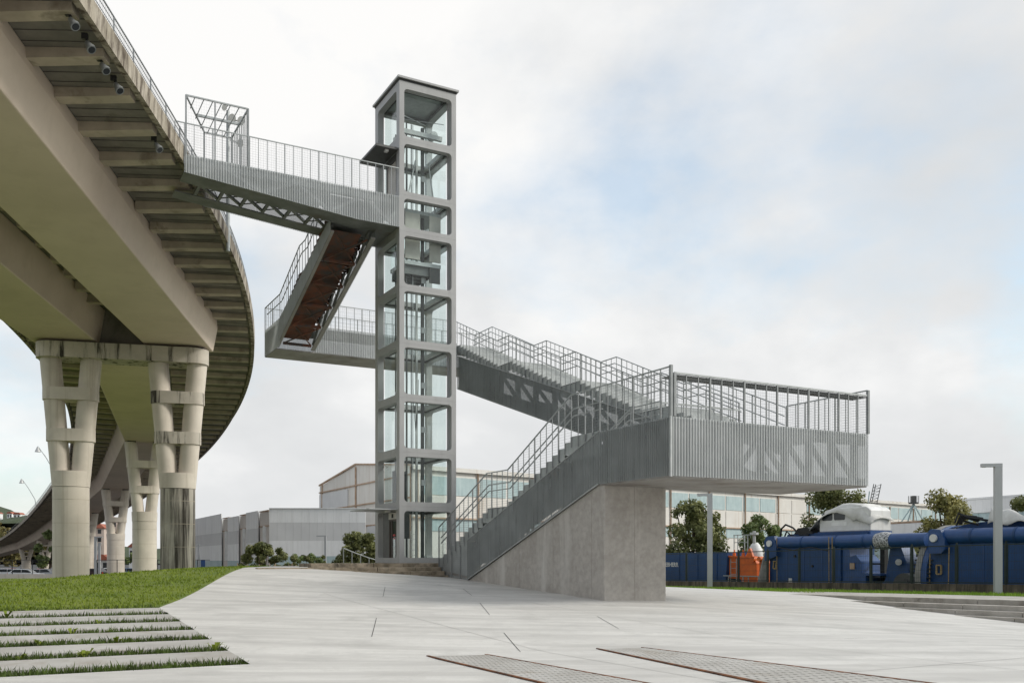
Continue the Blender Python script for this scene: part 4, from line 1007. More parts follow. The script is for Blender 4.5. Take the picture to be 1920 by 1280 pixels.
while v < 19:
    e = v+2.55; mb = MB()
    for q in (v+.07, e-.07): mb.box(FU-.02, FU+.02, q-.02, q+.02, fz(q)+.02, fz(q)+FH)
    mb.bar((FU, v+.07, fz(v)+FH-.03), (FU, e-.07, fz(e)+FH-.03), .05); mb.bar((FU, v+.07, fz(v)+.07), (FU, e-.07, fz(e)+.07), .05); pf = part(mb, 'fence_panel', 'fence_green', fn)
    mb = MB(); k = v+.12
    while k < e-.1: mb.wire((FU, k, fz(k)+.05), (FU, k, fz(k)+FH-.05), .009); k += .12
    for zz_ in np.arange(.3, FH-.1, .38): mb.wire((FU, v+.07, fz(v)+zz_), (FU, e-.07, fz(e)+zz_), .012)
    w = part(mb, 'wire_mesh', 'fence_green', pf); w['kind'] = 'stuff'
    mb = MB(); mb.box(FU-.035, FU+.035, v-.035, v+.035, fz(v)-.05, fz(v)+FH+.12); part(mb, 'post', 'fence_green', fn)
    v = e
# ------------------------------------------------------------------ yard behind the fence
YZ = -2.3
struct(row_sheet(np.linspace(-40, 40, 20), lambda v: FU+.21, lambda v: 75, 10, lambda u, v: YZ), 'yard', 'asphalt')
# blue container with lettering, behind the plinth
bc = gthing('blue_container', 'dark blue steel panel box with white LIEBHERR lettering beside the plinth', 'container', 27.4, 14, YZ)
mb = MB(); mb.prism([(9.2, YZ+.35), (11.8, YZ), (19.5, YZ), (19.5, .42), (9.0, .50)], lambda a, b, d: (d, a, b), 27.0, 29.0); bb = part(mb, 'body', 'blue_paint', bc)
for k in range(5): mb = MB(); mb.box(26.96, 27.0, 10.0+2*k, 10.12+2*k, -1.6, .40); part(mb, 'panel_rib', 'blue_paint', bc)
tcv = bpy.data.curves.new('lettering', 'FONT'); tcv.body = 'LIEBHERR'; tcv.size = .42; tcv.extrude = .004; tcv.offset = .012
to = bpy.data.objects.new('lettering_src', tcv); COL.objects.link(to)
me = bpy.data.meshes.new_from_object(to.evaluated_get(bpy.context.evaluated_depsgraph_get())); bpy.data.objects.remove(to)
me.materials.clear(); me.materials.append(MATS['white_paint']); me.name = 'lettering'
lt = put(me, 'lettering', bc); lt.matrix_local = Matrix(((0, 0, -1, 26.985-27.4), (-1, 0, 0, 15.95-14), (0, 1, 0, -.52-YZ), (0, 0, 0, 1)))
# orange machine
om = gthing('orange_machine', 'orange steel hopper with ladder and guard rail behind the fence', 'machine', 27.6, 7.3, YZ)
mb = MB(); mb.prism([(9.05, -1.25), (9.05, .18), (6.7, .12), (6.45, -.25), (6.4, -1.95), (7.6, -1.95), (7.9, -1.3)], lambda a, b, d: (d, a, b), 27.2, 28.6); part(mb, 'hopper', 'orange_paint', om)
mb = MB(); mb.bar((27.15, 9.05, .20), (27.15, 6.6, .14), .10); part(mb, 'rim', 'orange_paint', om)
for v in (8.6, 7.75): mb = MB(); mb.box(27.2, 27.3, v-.10, v+.10, .15, .42); mb.box(27.22, 27.28, v-.04, v+.04, .42, .62); part(mb, 'lug', 'orange_paint', om)
mb = MB(); mb.prism([(7.5, .15), (7.12, .72), (7.02, .72), (6.75, .15)], lambda a, b, d: (d, a, b), 27.18, 27.3); part(mb, 'bracket', 'orange_paint', om)
mb = MB()
for v in (8.75, 8.2): mb.box(27.05, 27.09, v-.02, v+.02, -1.6, .05)
for k in range(4): mb.box(27.05, 27.08, 8.2, 8.75, -1.4+.4*k, -1.37+.4*k)
part(mb, 'ladder', 'galv', om)
mb = MB()
for v in (8.7, 8.35, 7.7, 7.4): mb.box(27.3, 27.35, v-.025, v+.025, .5, 1.62)
mb.box(27.3, 27.35, 7.0, 8.75, 1.58, 1.63); mb.box(27.3, 27.34, 7.4, 8.7, 1.1, 1.14)
part(mb, 'guard_rail', 'galv', om); mb = MB(); mb.box(26.9, 26.95, 5.9, 9.3, -1.12, -1.06)
for v in (6.0, 6.9, 7.4, 8.8): mb.box(26.9, 26.95, v-.03, v+.03, YZ, -1.1)
part(mb, 'lower_rail', 'galv', om)
mb = MB()
for k in range(7):
    z0, z1 = -.1+k*.17, -.1+(k+1)*.17; r = lambda z: .52*math.sqrt(max(.02, 1-((z+.1)/1.25)**2)); mb.tube((27.75, 7.15, z0), (27.75, 7.15, z1), r(z0), r(z1), 16, k == 6)
part(mb, 'dome', 'white_paint', om, True)
mb = MB(); mb.tube((27.6, 7.1, 1.1), (27.6, 7.1, 1.85), .10, .10, 10); mb.tube((27.6, 7.1, 1.6), (27.6, 7.1, 1.75), .28, .28, 10); part(mb, 'valve', 'steel', om)
mb = MB(); mb.tube((27.2, 6.05, -1.2), (27.2, 6.05, -.05), .12, .10, 12); mb.tube((27.2, 6.05, -1.28), (27.2, 6.05, -1.12), .26, .24, 12); mb.tube((27.0, 6.05, .02), (27.45, 6.05, .02), .16, .16, 12); part(mb, 'bollard', 'orange_paint', om, True)
mb = MB(); mb.tube((27.1, 6.75, .0), (27.5, 6.75, .0), .2, .2, 12); part(mb, 'hinge', 'orange_paint', om, True)
# green skip behind
gs = gthing('green_skip', 'small green skip partly hidden behind a grey tarpaulin', 'skip', 33, 5.5, YZ)
mb = MB(); mb.prism([(4.0, YZ), (7.5, YZ), (7.8, -.55), (3.7, -.55)], lambda a, b, d: (d, a, b), 32, 34); part(mb, 'body', 'green_paint', gs)
for k in range(4): mb = MB(); mb.bar((31.97, 4.4+.7*k, -1.5), (31.97, 4.9+.7*k, -.9), .09, .02); part(mb, 'stripe', 'white_paint', gs)
# grey tarpaulin hanging
def drape(name, grid, m, lab, cat, org):
    t = gthing(name, lab, cat, *org); mb = MB(); n = len(grid[0])
    for row in grid: mb.v += row
    for i in range(len(grid)-1):
        for k in range(n-1): mb.f.append((i*n+k, i*n+k+1, (i+1)*n+k+1, (i+1)*n+k))
    o = part(mb, 'sheet', m, t, True); so_ = o.modifiers.new('thick', 'SOLIDIFY'); so_.thickness = .03; return t
g = []
for i in range(14):
    f = i/13; row = []
    for k in range(20):
        q = k/19; wd = .25+1.15*f**.8; row.append((26.75-.18*math.sin(q*9+i*.2)*f-.3*f, 4.75+wd*q-.15*f, 1.05-.25*q*(1-f)-3.3*f+.04*math.sin(q*14)))
    g.append(row)
drape('grey_tarpaulin', g, 'tarp_grey', 'grey tarpaulin hanging over the end of the blue drum', 'tarpaulin', (26.6, 5.2, YZ))

# ---- blue crane columns lying in the yard
def tube_part(mb_pts, r, name, m, parent, n=20): mb = MB(); mb.tube(mb_pts[0], mb_pts[1], r, r, n); return part(mb, name, m, parent, True)
c1 = gthing('blue_crane_column', 'dark blue crane column lying behind the fence with white cab and tarpaulin', 'crane part', 28, 0, YZ)
mb = MB(); mb.box(26.7, 29.5, -.9, 4.75, YZ, .85); part(mb, 'side_plate', 'blue_paint', c1)
tube_part(((26.85, 4.7, 1.02), (26.85, -6.6, 1.02)), .38, 'tube', 'blue_light', c1)
mb = MB(); poly = [(4.9, -.1), (4.95, 1.15), (4.75, 1.42), (4.1, 1.45), (3.9, .9), (3.9, .2)]; mb.prism(poly, lambda a, b, d: (d, a, b), 26.42, 26.72); ep = part(mb, 'end_plate', 'blue_paint', c1)
mb = MB(); mb.tube((26.30, 4.45, .98), (26.41, 4.45, .98), .20, .20, 16); part(mb, 'pin_cap', 'white_paint', ep, True)
mb = MB(); mb.bar((26.60, 4.35, -.55), (26.66, 4.35, -.15), .06); mb.bar((26.6, 4.35, -.55), (26.6, 4.13, -.6), .06); mb.bar((26.6, 4.13, -.6), (26.66, 4.13, -.15), .06); mb.bar((26.6, 4.35, -.12), (26.6, 4.13, -.12), .06); part(mb, 'shackle', 'rope', c1)
mb = MB(); mb.box(26.66, 26.69, 2.85, 3.12, -1.5, -1.15); part(mb, 'notice', 'white_paint', c1)
for v in (3.9, -.25, -.5): mb = MB(); mb.bar((26.46, v, 1.3), (26.60, v+.12, -1.7), .05, .02); part(mb, 'strap', 'rope', c1)
mb = MB()
mb.prism([(-.95, YZ), (-.95, .75), (-1.4, .75), (-1.5, .15), (-1.9, .25), (-2.25, -.1), (-2.3, -.75), (-3.6, -.8), (-3.6, -.9), (-2.6, -.9), (-2.6, -1.5), (-1.4, -1.5), (-1.2, YZ)], lambda a, b, d: (d, a, b), 26.8, 28.4); part(mb, 'bracket_plate', 'blue_light', c1)
mb = MB(); mb.box(26.72, 26.8, -1.85, -1.55, -.55, -.2); part(mb, 'rusty_pad', 'wall_rust', c1)
mb = MB(); mb.prism([(-3.6, -1.1), (-3.9, .6), (-4.6, .7), (-5.0, -.2), (-5.2, -1.2), (-4.2, YZ), (-2.4, YZ)], lambda a, b, d: (d, a, b), 27.2, 28.2); part(mb, 'gear_housing', 'blue_paint', c1)
mb = MB(); mb.tube((26.9, -4.7, -.15), (27.3, -4.4, -.15), .17, .17, 14); part(mb, 'motor', 'steel', c1, True)
mb = MB(); mb.tube((26.7, -5.2, -1.45), (27.4, -5.2, -1.45), .72, .72, 24); mb.tube((26.6, -5.2, -1.45), (26.7, -5.2, -1.45), .4, .4, 20); part(mb, 'winch_drum', 'charcoal', c1, True)
mb = MB(); mb.box(28.0, 29.6, -5.4, -1.0, YZ, -1.0); mb.box(27.6, 27.9, -3.2, -2.9, -1.0, .7); mb.box(27.6, 27.7, -3.0, -1.4, -.3, -.22); part(mb, 'dark_frame', 'black', c1)
for k in range(12):
    p = Vector((26.9+random.random()*.5, -2.4-random.random()*2, -1.75+random.random()*.35)); mb = MB(); mb.path([p+Vector((random.uniform(-.2, .2), random.uniform(-.5, .5), random.uniform(-.2, .2))) for _ in range(4)], .045, 5); part(mb, 'hose', 'black', c1)
mb = MB(); pts = [(27.2, 4.4, 1.2), (27.2, 4.25, 1.9), (27.2, 3.9, 2.15), (27.2, 3.3, 1.95), (27.2, 2.7, 1.5), (27.2, 2.0, 1.45)]; mb.path(pts, .06, 8); mb.path([(27.3, 4.2, 1.2), (27.3, 3.9, 1.75), (27.3, 3.6, 1.5), (27.3, 3.2, 1.4)], .05, 8); part(mb, 'hose', 'black', c1, True)
mb = MB(); mb.prism([(4.0, 1.3), (3.8, 1.55), (-1.0, 1.6), (-2.3, 1.55), (-2.4, 1.3)], lambda a, b, d: (d, a, b), 27.3, 29.2); part(mb, 'deck', 'blue_paint', c1)
# fluffy wrap round the tube
mb = MB()
for k in range(10):
    z0, z1 = -3.35-.1*k, -3.45-.1*k; rr = lambda q: .44+.06*math.sin(q*3.1); mb.tube((26.85, z0, 1.02), (26.85, z1, 1.02), .41+.08*math.sin(math.pi*k/10), .41+.08*math.sin(math.pi*(k+1)/10), 16, True)
part(mb, 'pipe_wrap', 'wrap', c1, True)
# cab
def cab(name, lab, v0, v1, z0, z1, u0=27.4, tarp=True, grp=None):
    t = gthing(name, lab, 'cab', u0+.8, (v0+v1)/2, z0, grp); d = v1-v0
    prof = [(v0, z0), (v1, z0), (v1, z0+.55*(z1-z0)), (v1-.12*d, z1-.12), (v1-.3*d, z1), (v0+.08*d, z1), (v0, z1-.2)]
    mb = MB(); mb.prism(prof, lambda a, b, q: (q, a, b), u0, u0+1.7); o = part(mb, 'body', 'white_paint', t); bv = o.modifiers.new('edge', 'BEVEL'); bv.width = .06; bv.segments = 3
    mb = MB(); mb.box(u0-.03, u0+1.73, v0-.05, v1+.1, z0-.32, z0+.0); part(mb, 'base', 'blue_light', t)
    zm = z0+.58*(z1-z0)
    for (a, b) in ((v1-.52*d, v1-.30*d), (v1-.27*d, v1-.06*d)):
        mb = MB(); mb.prism(rrect(a, b, zm-.13, z1-.28, .10, 4), lambda p, q, r: (r, p, q), u0-.012, u0+.03); part(mb, 'window', 'window_dark', t)
    mb = MB(); mb.prism(rrect(v1-.55*d, v1-.25*d, z0+.35, zm-.25, .03, 2), lambda p, q, r: (r, p, q), u0-.008, u0+.02); part(mb, 'panel', 'wall_white', t)
    return t
cab('crane_cab', 'white crane cab half covered by a torn white tarpaulin', -2.4, 1.35, 1.62, 3.0)
g = []
for i in range(16):
    f = i/15; v = 2.0-4.6*f; row = []
    for k in range(14):
        q = k/13; zc = float(np.interp(f, [0, .12, .3, .45, .8, 1.0], [1.75, 2.3, 2.9, 3.15, 3.1, 2.2]))
        hang = float(np.interp(f, [0, .2, .4, .6, .75, 1], [.05, .2, .3, .55, 1.0, .2]))
        u = 27.2+1.9*q; z = zc+.12*math.sin(math.pi*q)-(hang*max(0, 1-q*6))+.03*math.sin(11*f+5*q)
        row.append((u-.05*math.sin(9*f), v+.05*math.sin(7*q+3*f), z))
    g.append(row)
drape('white_tarpaulin', g, 'tarp_white', 'torn white tarpaulin draped over the crane cab roof', 'tarpaulin', (28, 0, 3.0))
mb = MB(); t = gthing('black_cover', 'black plastic cover crumpled on the blue column top', 'cover', 27.6, 2.6, 1.5); mb.prism([(3.2, 1.55), (2.9, 1.9), (2.1, 1.95), (1.7, 1.55)], lambda a, b, d: (d, a, b), 27.2, 28.4); part(mb, 'sheet', 'black', t)
# second column with bolted ring
for v in (3.3, 1.9, .5): mb = MB(); mb.box(26.68, 26.70, v-.03, v+.03, YZ, .84); part(mb, 'weld_seam', 'blue_light', c1)
for (v, z) in ((2.6, .2), (1.2, -.4), (-.4, .1)): mb = MB(); mb.tube((26.62, v, z), (26.70, v, z), .07, .07, 10); part(mb, 'plug', 'dark_steel', c1, True)
mb = MB(); mb.path([(26.4, 3.8, .75), (26.42, 2.5, .55), (26.45, 1.2, .72), (26.42, -.2, .5)], .035, 6); part(mb, 'hanging_cable', 'black', c1, True)
for v in (4.2, 2.0, -.6, -2.6): mb = MB(); mb.tube((26.85, v-.06, 1.02), (26.85, v+.06, 1.02), .40, .40, 20); part(mb, 'pipe_clamp', 'blue_paint', c1, True)
c2 = gthing('blue_crane_drum', 'dark blue crane drum with bolted grey ring flange behind the fence', 'crane part', 28, -11, YZ)
mb = MB(); mb.box(26.6, 29.8, -20, -6.9, YZ, 1.0); part(mb, 'side_plate', 'blue_paint', c2)
tube_part(((26.75, -7.6, 1.15), (26.75, -20, 1.15)), .40, 'tube', 'blue_light', c2)
R = 2.78; cz = -.95; cu = 29.05
def ring(r0, r1, v0, v1, name, m, n=48):
    mb = MB(); 
    for v in (v0, v1):
        for r in (r0, r1):
            for k in range(n): t = 2*math.pi*k/n; mb.v.append((cu+r*math.cos(t), v, cz+r*math.sin(t)))
    for k in range(n):
        j = (k+1) % n; mb.f += [(k, j, n+j, n+k), (2*n+k, 2*n+j, 3*n+j, 3*n+k), (k, j, 2*n+j, 2*n+k), (n+k, n+j, 3*n+j, 3*n+k)]
    return part(mb, name, m, c2, True)
fl = ring(2.2, R, -6.55, -6.22, 'ring_flange', 'tarp_grey'); ring(2.2, R-.03, -6.88, -6.552, 'ring_flange', 'blue_light'); ring(.2, 2.35, -7.4, -6.89, 'drum_end', 'blue_paint')
bm_ = MB(); bm_.tube((0, -.10, 0), (0, .10, 0), .05, .05, 6); bme = bm_.mesh('bolt', 'dark_steel')
for k in range(72):
    t = 2*math.pi*k/72
    if math.cos(t) < .35:
        for v in (-6.12, -6.98): put(bme, 'bolt', fl, Vector((cu+(R-.13)*math.cos(t), v, cz+(R-.13)*math.sin(t)))-ORG[c2.name])
mb = MB(); mb.prism([(-7.05, .3), (-7.05, 1.45), (-7.2, 1.55), (-7.75, 1.5), (-8.0, 1.0), (-8.0, .5), (-7.8, .3)], lambda a, b, d: (d, a, b), 26.25, 26.6); part(mb, 'end_plate', 'blue_light', c2)
mb = MB(); mb.tube((26.13, -7.4, 1.08), (26.24, -7.4, 1.08), .20, .20, 16); part(mb, 'pin_cap', 'white_paint', c2, True)
for (z0, z1) in ((-.75, -.3),):
    mb = MB(); mb.bar((26.5, -7.35, z0), (26.5, -7.35, z1), .07); mb.bar((26.5, -7.62, z0), (26.5, -7.62, z1), .07); mb.bar((26.5, -7.35, z0), (26.5, -7.62, z0), .07); mb.bar((26.5, -7.35, z1), (26.5, -7.62, z1), .07); part(mb, 'shackle', 'rope', c2)
mb = MB(); mb.box(26.56, 26.59, -9.2, -8.75, -1.75, -1.4); part(mb, 'notice', 'white_paint', c2)
for v in (-8.2, -7.1, -13.15): mb = MB(); mb.bar((26.33, v, 1.4 if v < -12 else .6), (26.52, v+.2, -1.9), .05, .02); part(mb, 'strap', 'rope', c2)
mb = MB(); mb.prism([(-7.5, 1.4), (-8.2, 1.75), (-10.2, 1.95), (-20, 1.95), (-20, 1.4)], lambda a, b, d: (d, a, b), 27.4, 29.6); part(mb, 'deck', 'blue_paint', c2)
for k in range(8):
    p = Vector((27.0, -7.9-random.random()*.6, 1.7+random.random()*.2)); mb = MB(); mb.path([p, p+Vector((0, -.2, random.uniform(.2, .5))), p+Vector((.2, -.7-random.random(), random.uniform(.0, .35)))], .05, 5); part(mb, 'hose', 'black', c2)
for v in (-9.9, -12.2, -14.6): mb = MB(); mb.box(26.58, 26.60, v-.03, v+.03, YZ, .99); part(mb, 'weld_seam', 'blue_light', c2)
for v in (-9.3, -11.6, -14.0): mb = MB(); mb.tube((26.75, v-.06, 1.15), (26.75, v+.06, 1.15), .42, .42, 20); part(mb, 'pipe_clamp', 'blue_paint', c2, True)
cab('crane_cab', 'white crane cab above the bolted ring drum', -15.8, -12.05, 2.1, 3.75, 27.2)
g = []
for i in range(12):
    f = i/11; row = []
    for k in range(12):
        q = k/11; row.append((26.9+1.0*q, -9.9-1.9*f, 1.75+.55*math.sin(math.pi*q)*(1-.4*f)+.10*math.sin(9*f+7*q)+.25*(1-f)*math.sin(3*q)))
    g.append(row)
drape('white_sheet', g, 'tarp_white', 'crumpled white sheet lying on the bolted ring drum', 'tarpaulin', (27.4, -10.8, 1.7))

# ------------------------------------------------------------------ halls
def facade(root, p0, p1, rows, m_default, pw, gap=.03, out=.0, depth=.12):
    """panels on the vertical plane p0->p1; rows: (z0, z1, material or function(k))"""
    p0 = Vector(p0); p1 = Vector(p1); d = p1-p0; L = d.length; d.normalize(); nrm = Vector((d.y, -d.x, 0)); n = max(1, round(L/pw)); w = L/n
    for (z0, z1, m) in rows:
        for k in range(n):
            mm = m(k, n) if callable(m) else m
            if mm is None: continue
            a = p0+d*(k*w+gap/2); b = p0+d*((k+1)*w-gap/2); q = nrm*depth
            vs = [a, b, b+q, a+q]; mb = MB(); mb.add([Vector((p.x, p.y, z0+ZC)) for p in vs]+[Vector((p.x, p.y, z1+ZC)) for p in vs], [(3,2,1,0),(4,5,6,7),(0,1,5,4),(1,2,6,5),(2,3,7,6),(3,0,4,7)])
            part(mb, 'wall_panel', mm, root)
GZ = -2.8
d2 = Vector((-.4784, .8781, 0)); d1 = Vector((.8781, .4784, 0))
# white hall
A = Vector((-30.95, 120, 0)); B = Vector((-18.7, 120.2, 0)); 
h1 = thing('white_hall', 'long white industrial hall with grey band and stepped bays', 'building', Vector((-26, 130, GZ+ZC)), 0, None, (-26, 130, GZ+ZC))
mb = MB(); E = A+d2*50; q = [(A.x+.1, A.y+.15), (B.x, B.y+.1), (B.x-15, B.y+55), (E.x+.5, E.y)]
mb.prism(q, lambda a, b, d: Vector((a, b, d)), GZ+ZC, 6.2+ZC); part(mb, 'core', 'wall_white', h1)
facade(h1, A, B, [(GZ, .4, 'wall_teal'), (.4, 2.38, 'wall_white'), (2.38, 4.7, 'wall_grey'), (4.7, 6.46, 'wall_white')], 'wall_white', 1.05, .012)
mb = MB(); mb.bar(A+Vector((0, -.1, 6.5+ZC)), B+Vector((0, -.1, 6.5+ZC)), .25, .1); part(mb, 'coping', 'wall_white', h1)
def bay(k0, k1, ztop, out=0.0, tan=False):
    a = A+d2*k0-d1*out; b = A+d2*k1-d1*out
    if tan:
        facade(h1, b+d1*.08, a+d1*.08, [(GZ, 4.2, 'wall_tan')], None, 3, .02); facade(h1, b+d1*.08, a+d1*.08, [(4.4, 6.1, 'wall_tan')], None, 3, .02)
        mb = MB(); p = a+d2*(k1-k0)*.35; mb.bar(Vector((p.x, p.y, 0))-d1*.1+Vector((0, 0, -.2+ZC)), Vector((p.x, p.y, 0))-d1*.1+Vector((0, 0, 4.3+ZC)), .5); part(mb, 'duct', 'white_paint', h1)
        mb = MB(); mb.bar(a+Vector((0, 0, 6.25+ZC)), b+Vector((0, 0, 6.25+ZC)), .3, .14); mb.bar(a+Vector((0, 0, 4.3+ZC)), b+Vector((0, 0, 4.3+ZC)), .3, .15); part(mb, 'ledge', 'wall_rust', h1)
    else: facade(h1, b, a, [(GZ, -.2, 'wall_teal'), (-.2, 2.2, 'wall_white'), (2.2, 4.1, 'wall_grey'), (4.1, ztop, 'wall_white')], None, 2.2, .02)
bay(.1, 4.8, 0, 0, True); bay(4.8, 11.6, 6.4, .2); bay(11.6, 16.3, 0, 0, True); bay(16.3, 23.5, 6.2, .2); bay(23.5, 28, 0, 0, True); bay(28, 50, 7.0, .2)
# big cream hall
K = Vector((-16.0, 150, 0)); dl = Vector((.7716, .636, 0)); GL = 49.0; LL = 190.0
h2 = thing('cream_hall', 'large cream shipyard hall with rust streaked gable and teal window bands', 'building', Vector((20, 190, GZ+ZC)), 0, None, (20, 190, GZ+ZC))
G0 = K; G1 = K+d2*GL; pk = K+d2*26.5
mb = MB()
prof = [(G0, GZ), (G1, GZ), (G1, 14.9), (G1-d2*1.5, 15.0), (pk, 17.4), (G0, 15.0)]
fr = [Vector((p.x, p.y, z+ZC)) for p, z in prof]; bk = [p+dl*LL for p in fr]; n = len(fr)
mb.add(fr+bk, [tuple(range(n)), tuple(range(2*n-1, n-1, -1))]+[(i, (i+1) % n, n+(i+1) % n, n+i) for i in range(n)]); part(mb, 'core', 'wall_cream', h2)
for z in (13.6, 9.9, 6.0):
    mb = MB(); mb.bar(Vector((G0.x, G0.y, z+ZC))-dl*.1, Vector((G1.x, G1.y, z+ZC))-dl*.1, .25, .22); part(mb, 'girt', 'wall_rust', h2)
for k in (0.1, 13, 26.5, 47):
    p = K+d2*k-dl*.12; mb = MB(); zt = 15.0+(2.4*(1-abs(k-26.5)/26.5) if k != 26.5 else 2.2); mb.bar(Vector((p.x, p.y, GZ+ZC)), Vector((p.x, p.y, zt+ZC-.2)), .3); part(mb, 'column', 'wall_rust', h2)
mb = MB(); 
for a, b in ((G1, pk), (pk, G0)):
    za, zb = (15.0, 17.4) if a is G1 else (17.4, 15.0); mb.bar(Vector((a.x, a.y, za+ZC+.1))-dl*.1, Vector((b.x, b.y, zb+ZC+.1))-dl*.1, .35, .28)
part(mb, 'verge_trim', 'wall_rust', h2)
facade(h2, K+d2*48.8-dl*.05, K+d2*31-dl*.05, [(10.0, 13.2, 'wall_grey')], None, 3, .02)
facade(h2, K+d2*20-dl*.05, K+d2*6-dl*.05, [(2.0, 6.0, 'wall_grey')], None, 3, .02)
colm = lambda k, n: ('wall_teal', 'wall_teal', 'wall_cream', 'wall_teal', 'wall_teal', 'wall_teal', 'wall_cream', 'wall_teal')[k % 8]
facade(h2, K+dl*1.5, K+dl*(LL-2), [(10.5, 13.5, lambda k, n: 'wall_teal' if k < 11 else ('wall_cream' if k in (16, 17) else 'wall_teal')), (4.6, 6.6, 'wall_teal')], None, 6.1, .5, 0, .1)
facade(h2, K+dl*1.5, K+dl*(LL-2), [(6.8, 10.3, 'wall_cream')], None, 6.1, .25, 0, .12)
for k in range(0, 16):
    p = K+dl*(1+12.2*k)+Vector((dl.y, -dl.x, 0))*.2; mb = MB(); mb.bar(Vector((p.x, p.y, GZ+ZC)), Vector((p.x, p.y, (14.9 if k < 9 else 13.6)+ZC)), .28); part(mb, 'column', 'wall_rust', h2)
mb = MB(); o_ = Vector((dl.y, -dl.x, 0))*.3; mb.bar(Vector((K.x, K.y, 14.7+ZC))+o_, Vector((K.x, K.y, 14.7+ZC))+dl*LL+o_, .5, .7); part(mb, 'eaves_trim', 'wall_cream', h2)
mb = MB(); mb.bar(Vector((K.x, K.y, 6.7+ZC))+o_, Vector((K.x, K.y, 6.7+ZC))+dl*LL+o_, .2, .25); part(mb, 'girt', 'wall_rust', h2)
# rusty duct on its roof
dp = K+dl*34+Vector((0, 0, 15.5+ZC)); du = thing('roof_duct', 'rust brown duct and hood on the cream hall roof', 'duct', dp, 0, None, dp)
mb = MB(); q = dp+Vector((-3, 0, .2)); mb.tube(q, q+dl*11, .65, .65, 14); part(mb, 'pipe', 'wall_rust', du, True)
mb = MB(); q = dp+dl*8; mb.prism([(0, 0), (4.5, 0), (4.2, 2.6), (2.2, 2.9), (.6, 1.2)], lambda a, b, d: q+dl*a+Vector((0, d, b-.5)), 0, 2.5); part(mb, 'hood', 'wall_rust', du)
# hall on the right
h3 = thing('low_hall', 'low white hall with red roof edge and teal band behind the blue drums', 'building', ATP(1750, 150, GZ), 0, None, ATP(1750, 150, GZ))
a = ATP(1640, 152, 0); b = ATP(1745, 140, 0); c = ATP(1790, 150, 0); e = ATP(2050, 128, 0)
for (p, q, z1, lab) in ((a, b, 5.6, 0), (c, e, 9.3, 1)):
    dd = (q-p); dd.z = 0; nn = Vector((-dd.y, dd.x, 0)).normalized()*25; mb = MB()
    poly = [p, q, q+nn, p+nn]; mb.prism([(w_.x, w_.y) for w_ in poly], lambda x, y, z: Vector((x, y, z)), GZ+ZC, z1+ZC); part(mb, 'core', 'wall_white', h3)
    facade(h3, Vector((p.x, p.y, 0)), Vector((q.x, q.y, 0)), [(z1-5.5, z1-2.2, 'wall_teal')], None, 1.6, .05, 0, .1)
    facade(h3, Vector((p.x, p.y, 0)), Vector((q.x, q.y, 0)), [(z1-2.1, z1-.1, 'wall_white')], None, 6, .02, 0, .3)
    mb = MB(); mb.bar(Vector((p.x, p.y, z1+ZC+.1)), Vector((q.x, q.y, z1+ZC+.1)), .5, .3); part(mb, 'coping', 'wall_rust' if lab == 0 else 'wall_white', h3)
# tripod mast and lattice arm
p = ATP(1713, 190, 5.0); tm = thing('tripod_mast', 'green tripod mast with equipment platform beyond the low hall', 'mast', p, 0, None, (0, 0, 0))
top = Vector((0, 0, 6.2))
for q in ((-4.2, 0, 0), (-1.2, 2, 0), (.9, -1, 0), (4.0, 1, 0)): mb = MB(); mb.bar(q, top, .22); part(mb, 'leg', 'wall_teal', tm)
mb = MB(); mb.tube(top, top+Vector((0, 0, .3)), 1.0, 1.0, 12)
for k in range(10): t = k*.628; mb.bar(top+Vector((math.cos(t), math.sin(t), .3)), top+Vector((math.cos(t), math.sin(t), 1.6)), .06)
mb.box(-.4, .4, -.4, .4, 6.4, 7.8); part(mb, 'platform', 'charcoal', tm)
p = ATP(1633, 130, 6.2); la = thing('lattice_boom', 'leaning lattice crane boom tip beyond the tarpaulin covered cab', 'crane boom', p, 0, None, (0, 0, 0)); mb = MB()
for (x, y) in ((-.5, 0), (.5, 0), (0, .6)): mb.bar((x, y, 0), (x+.9, y, 4.2), .09)
for k in range(9): z = k*.46; mb.bar((-.5+z*.21, 0, z), (.5+(z+.46)*.21, 0, z+.46), .05); mb.bar((-.5+z*.21, 0, z), (.5+z*.21, 0, z), .05)
part(mb, 'lattice', 'charcoal', la)
p = ATP(1627, 130, 6.2); mb = MB(); mb.bar((-.6, 0, 0), (-.2, 0, 3.2), .12); part(mb, 'hoist_rope', 'wall_teal', la)

# ------------------------------------------------------------------ trees and shrubs
def leaf_cloud(centers, radii, n, size, squash=.9):
    c = np.array(centers); r = np.array(radii); pick = RNG.choice(len(c), n, p=r**2/np.sum(r**2))
    d = RNG.normal(size=(n, 3)); d /= np.linalg.norm(d, axis=1)[:, None]; rr = RNG.random(n)**.45
    p = c[pick]+d*(r[pick]*rr)[:, None]*np.array((1, 1, squash))
    nr = d+.8*RNG.normal(size=(n, 3)); nr[:, 2] += .4; nr /= np.linalg.norm(nr, axis=1)[:, None]
    t = np.cross(nr, RNG.normal(size=(n, 3))); t /= np.linalg.norm(t, axis=1)[:, None]; b = np.cross(nr, t)
    s = size*RNG.uniform(.6, 1.35, n)[:, None]
    v = np.stack([p-t*s, p-b*s*.55+nr*s*.15, p+t*s, p+b*s*.55+nr*s*.15], 1).reshape(-1, 3)
    return v, np.arange(n*4).reshape(-1, 4)
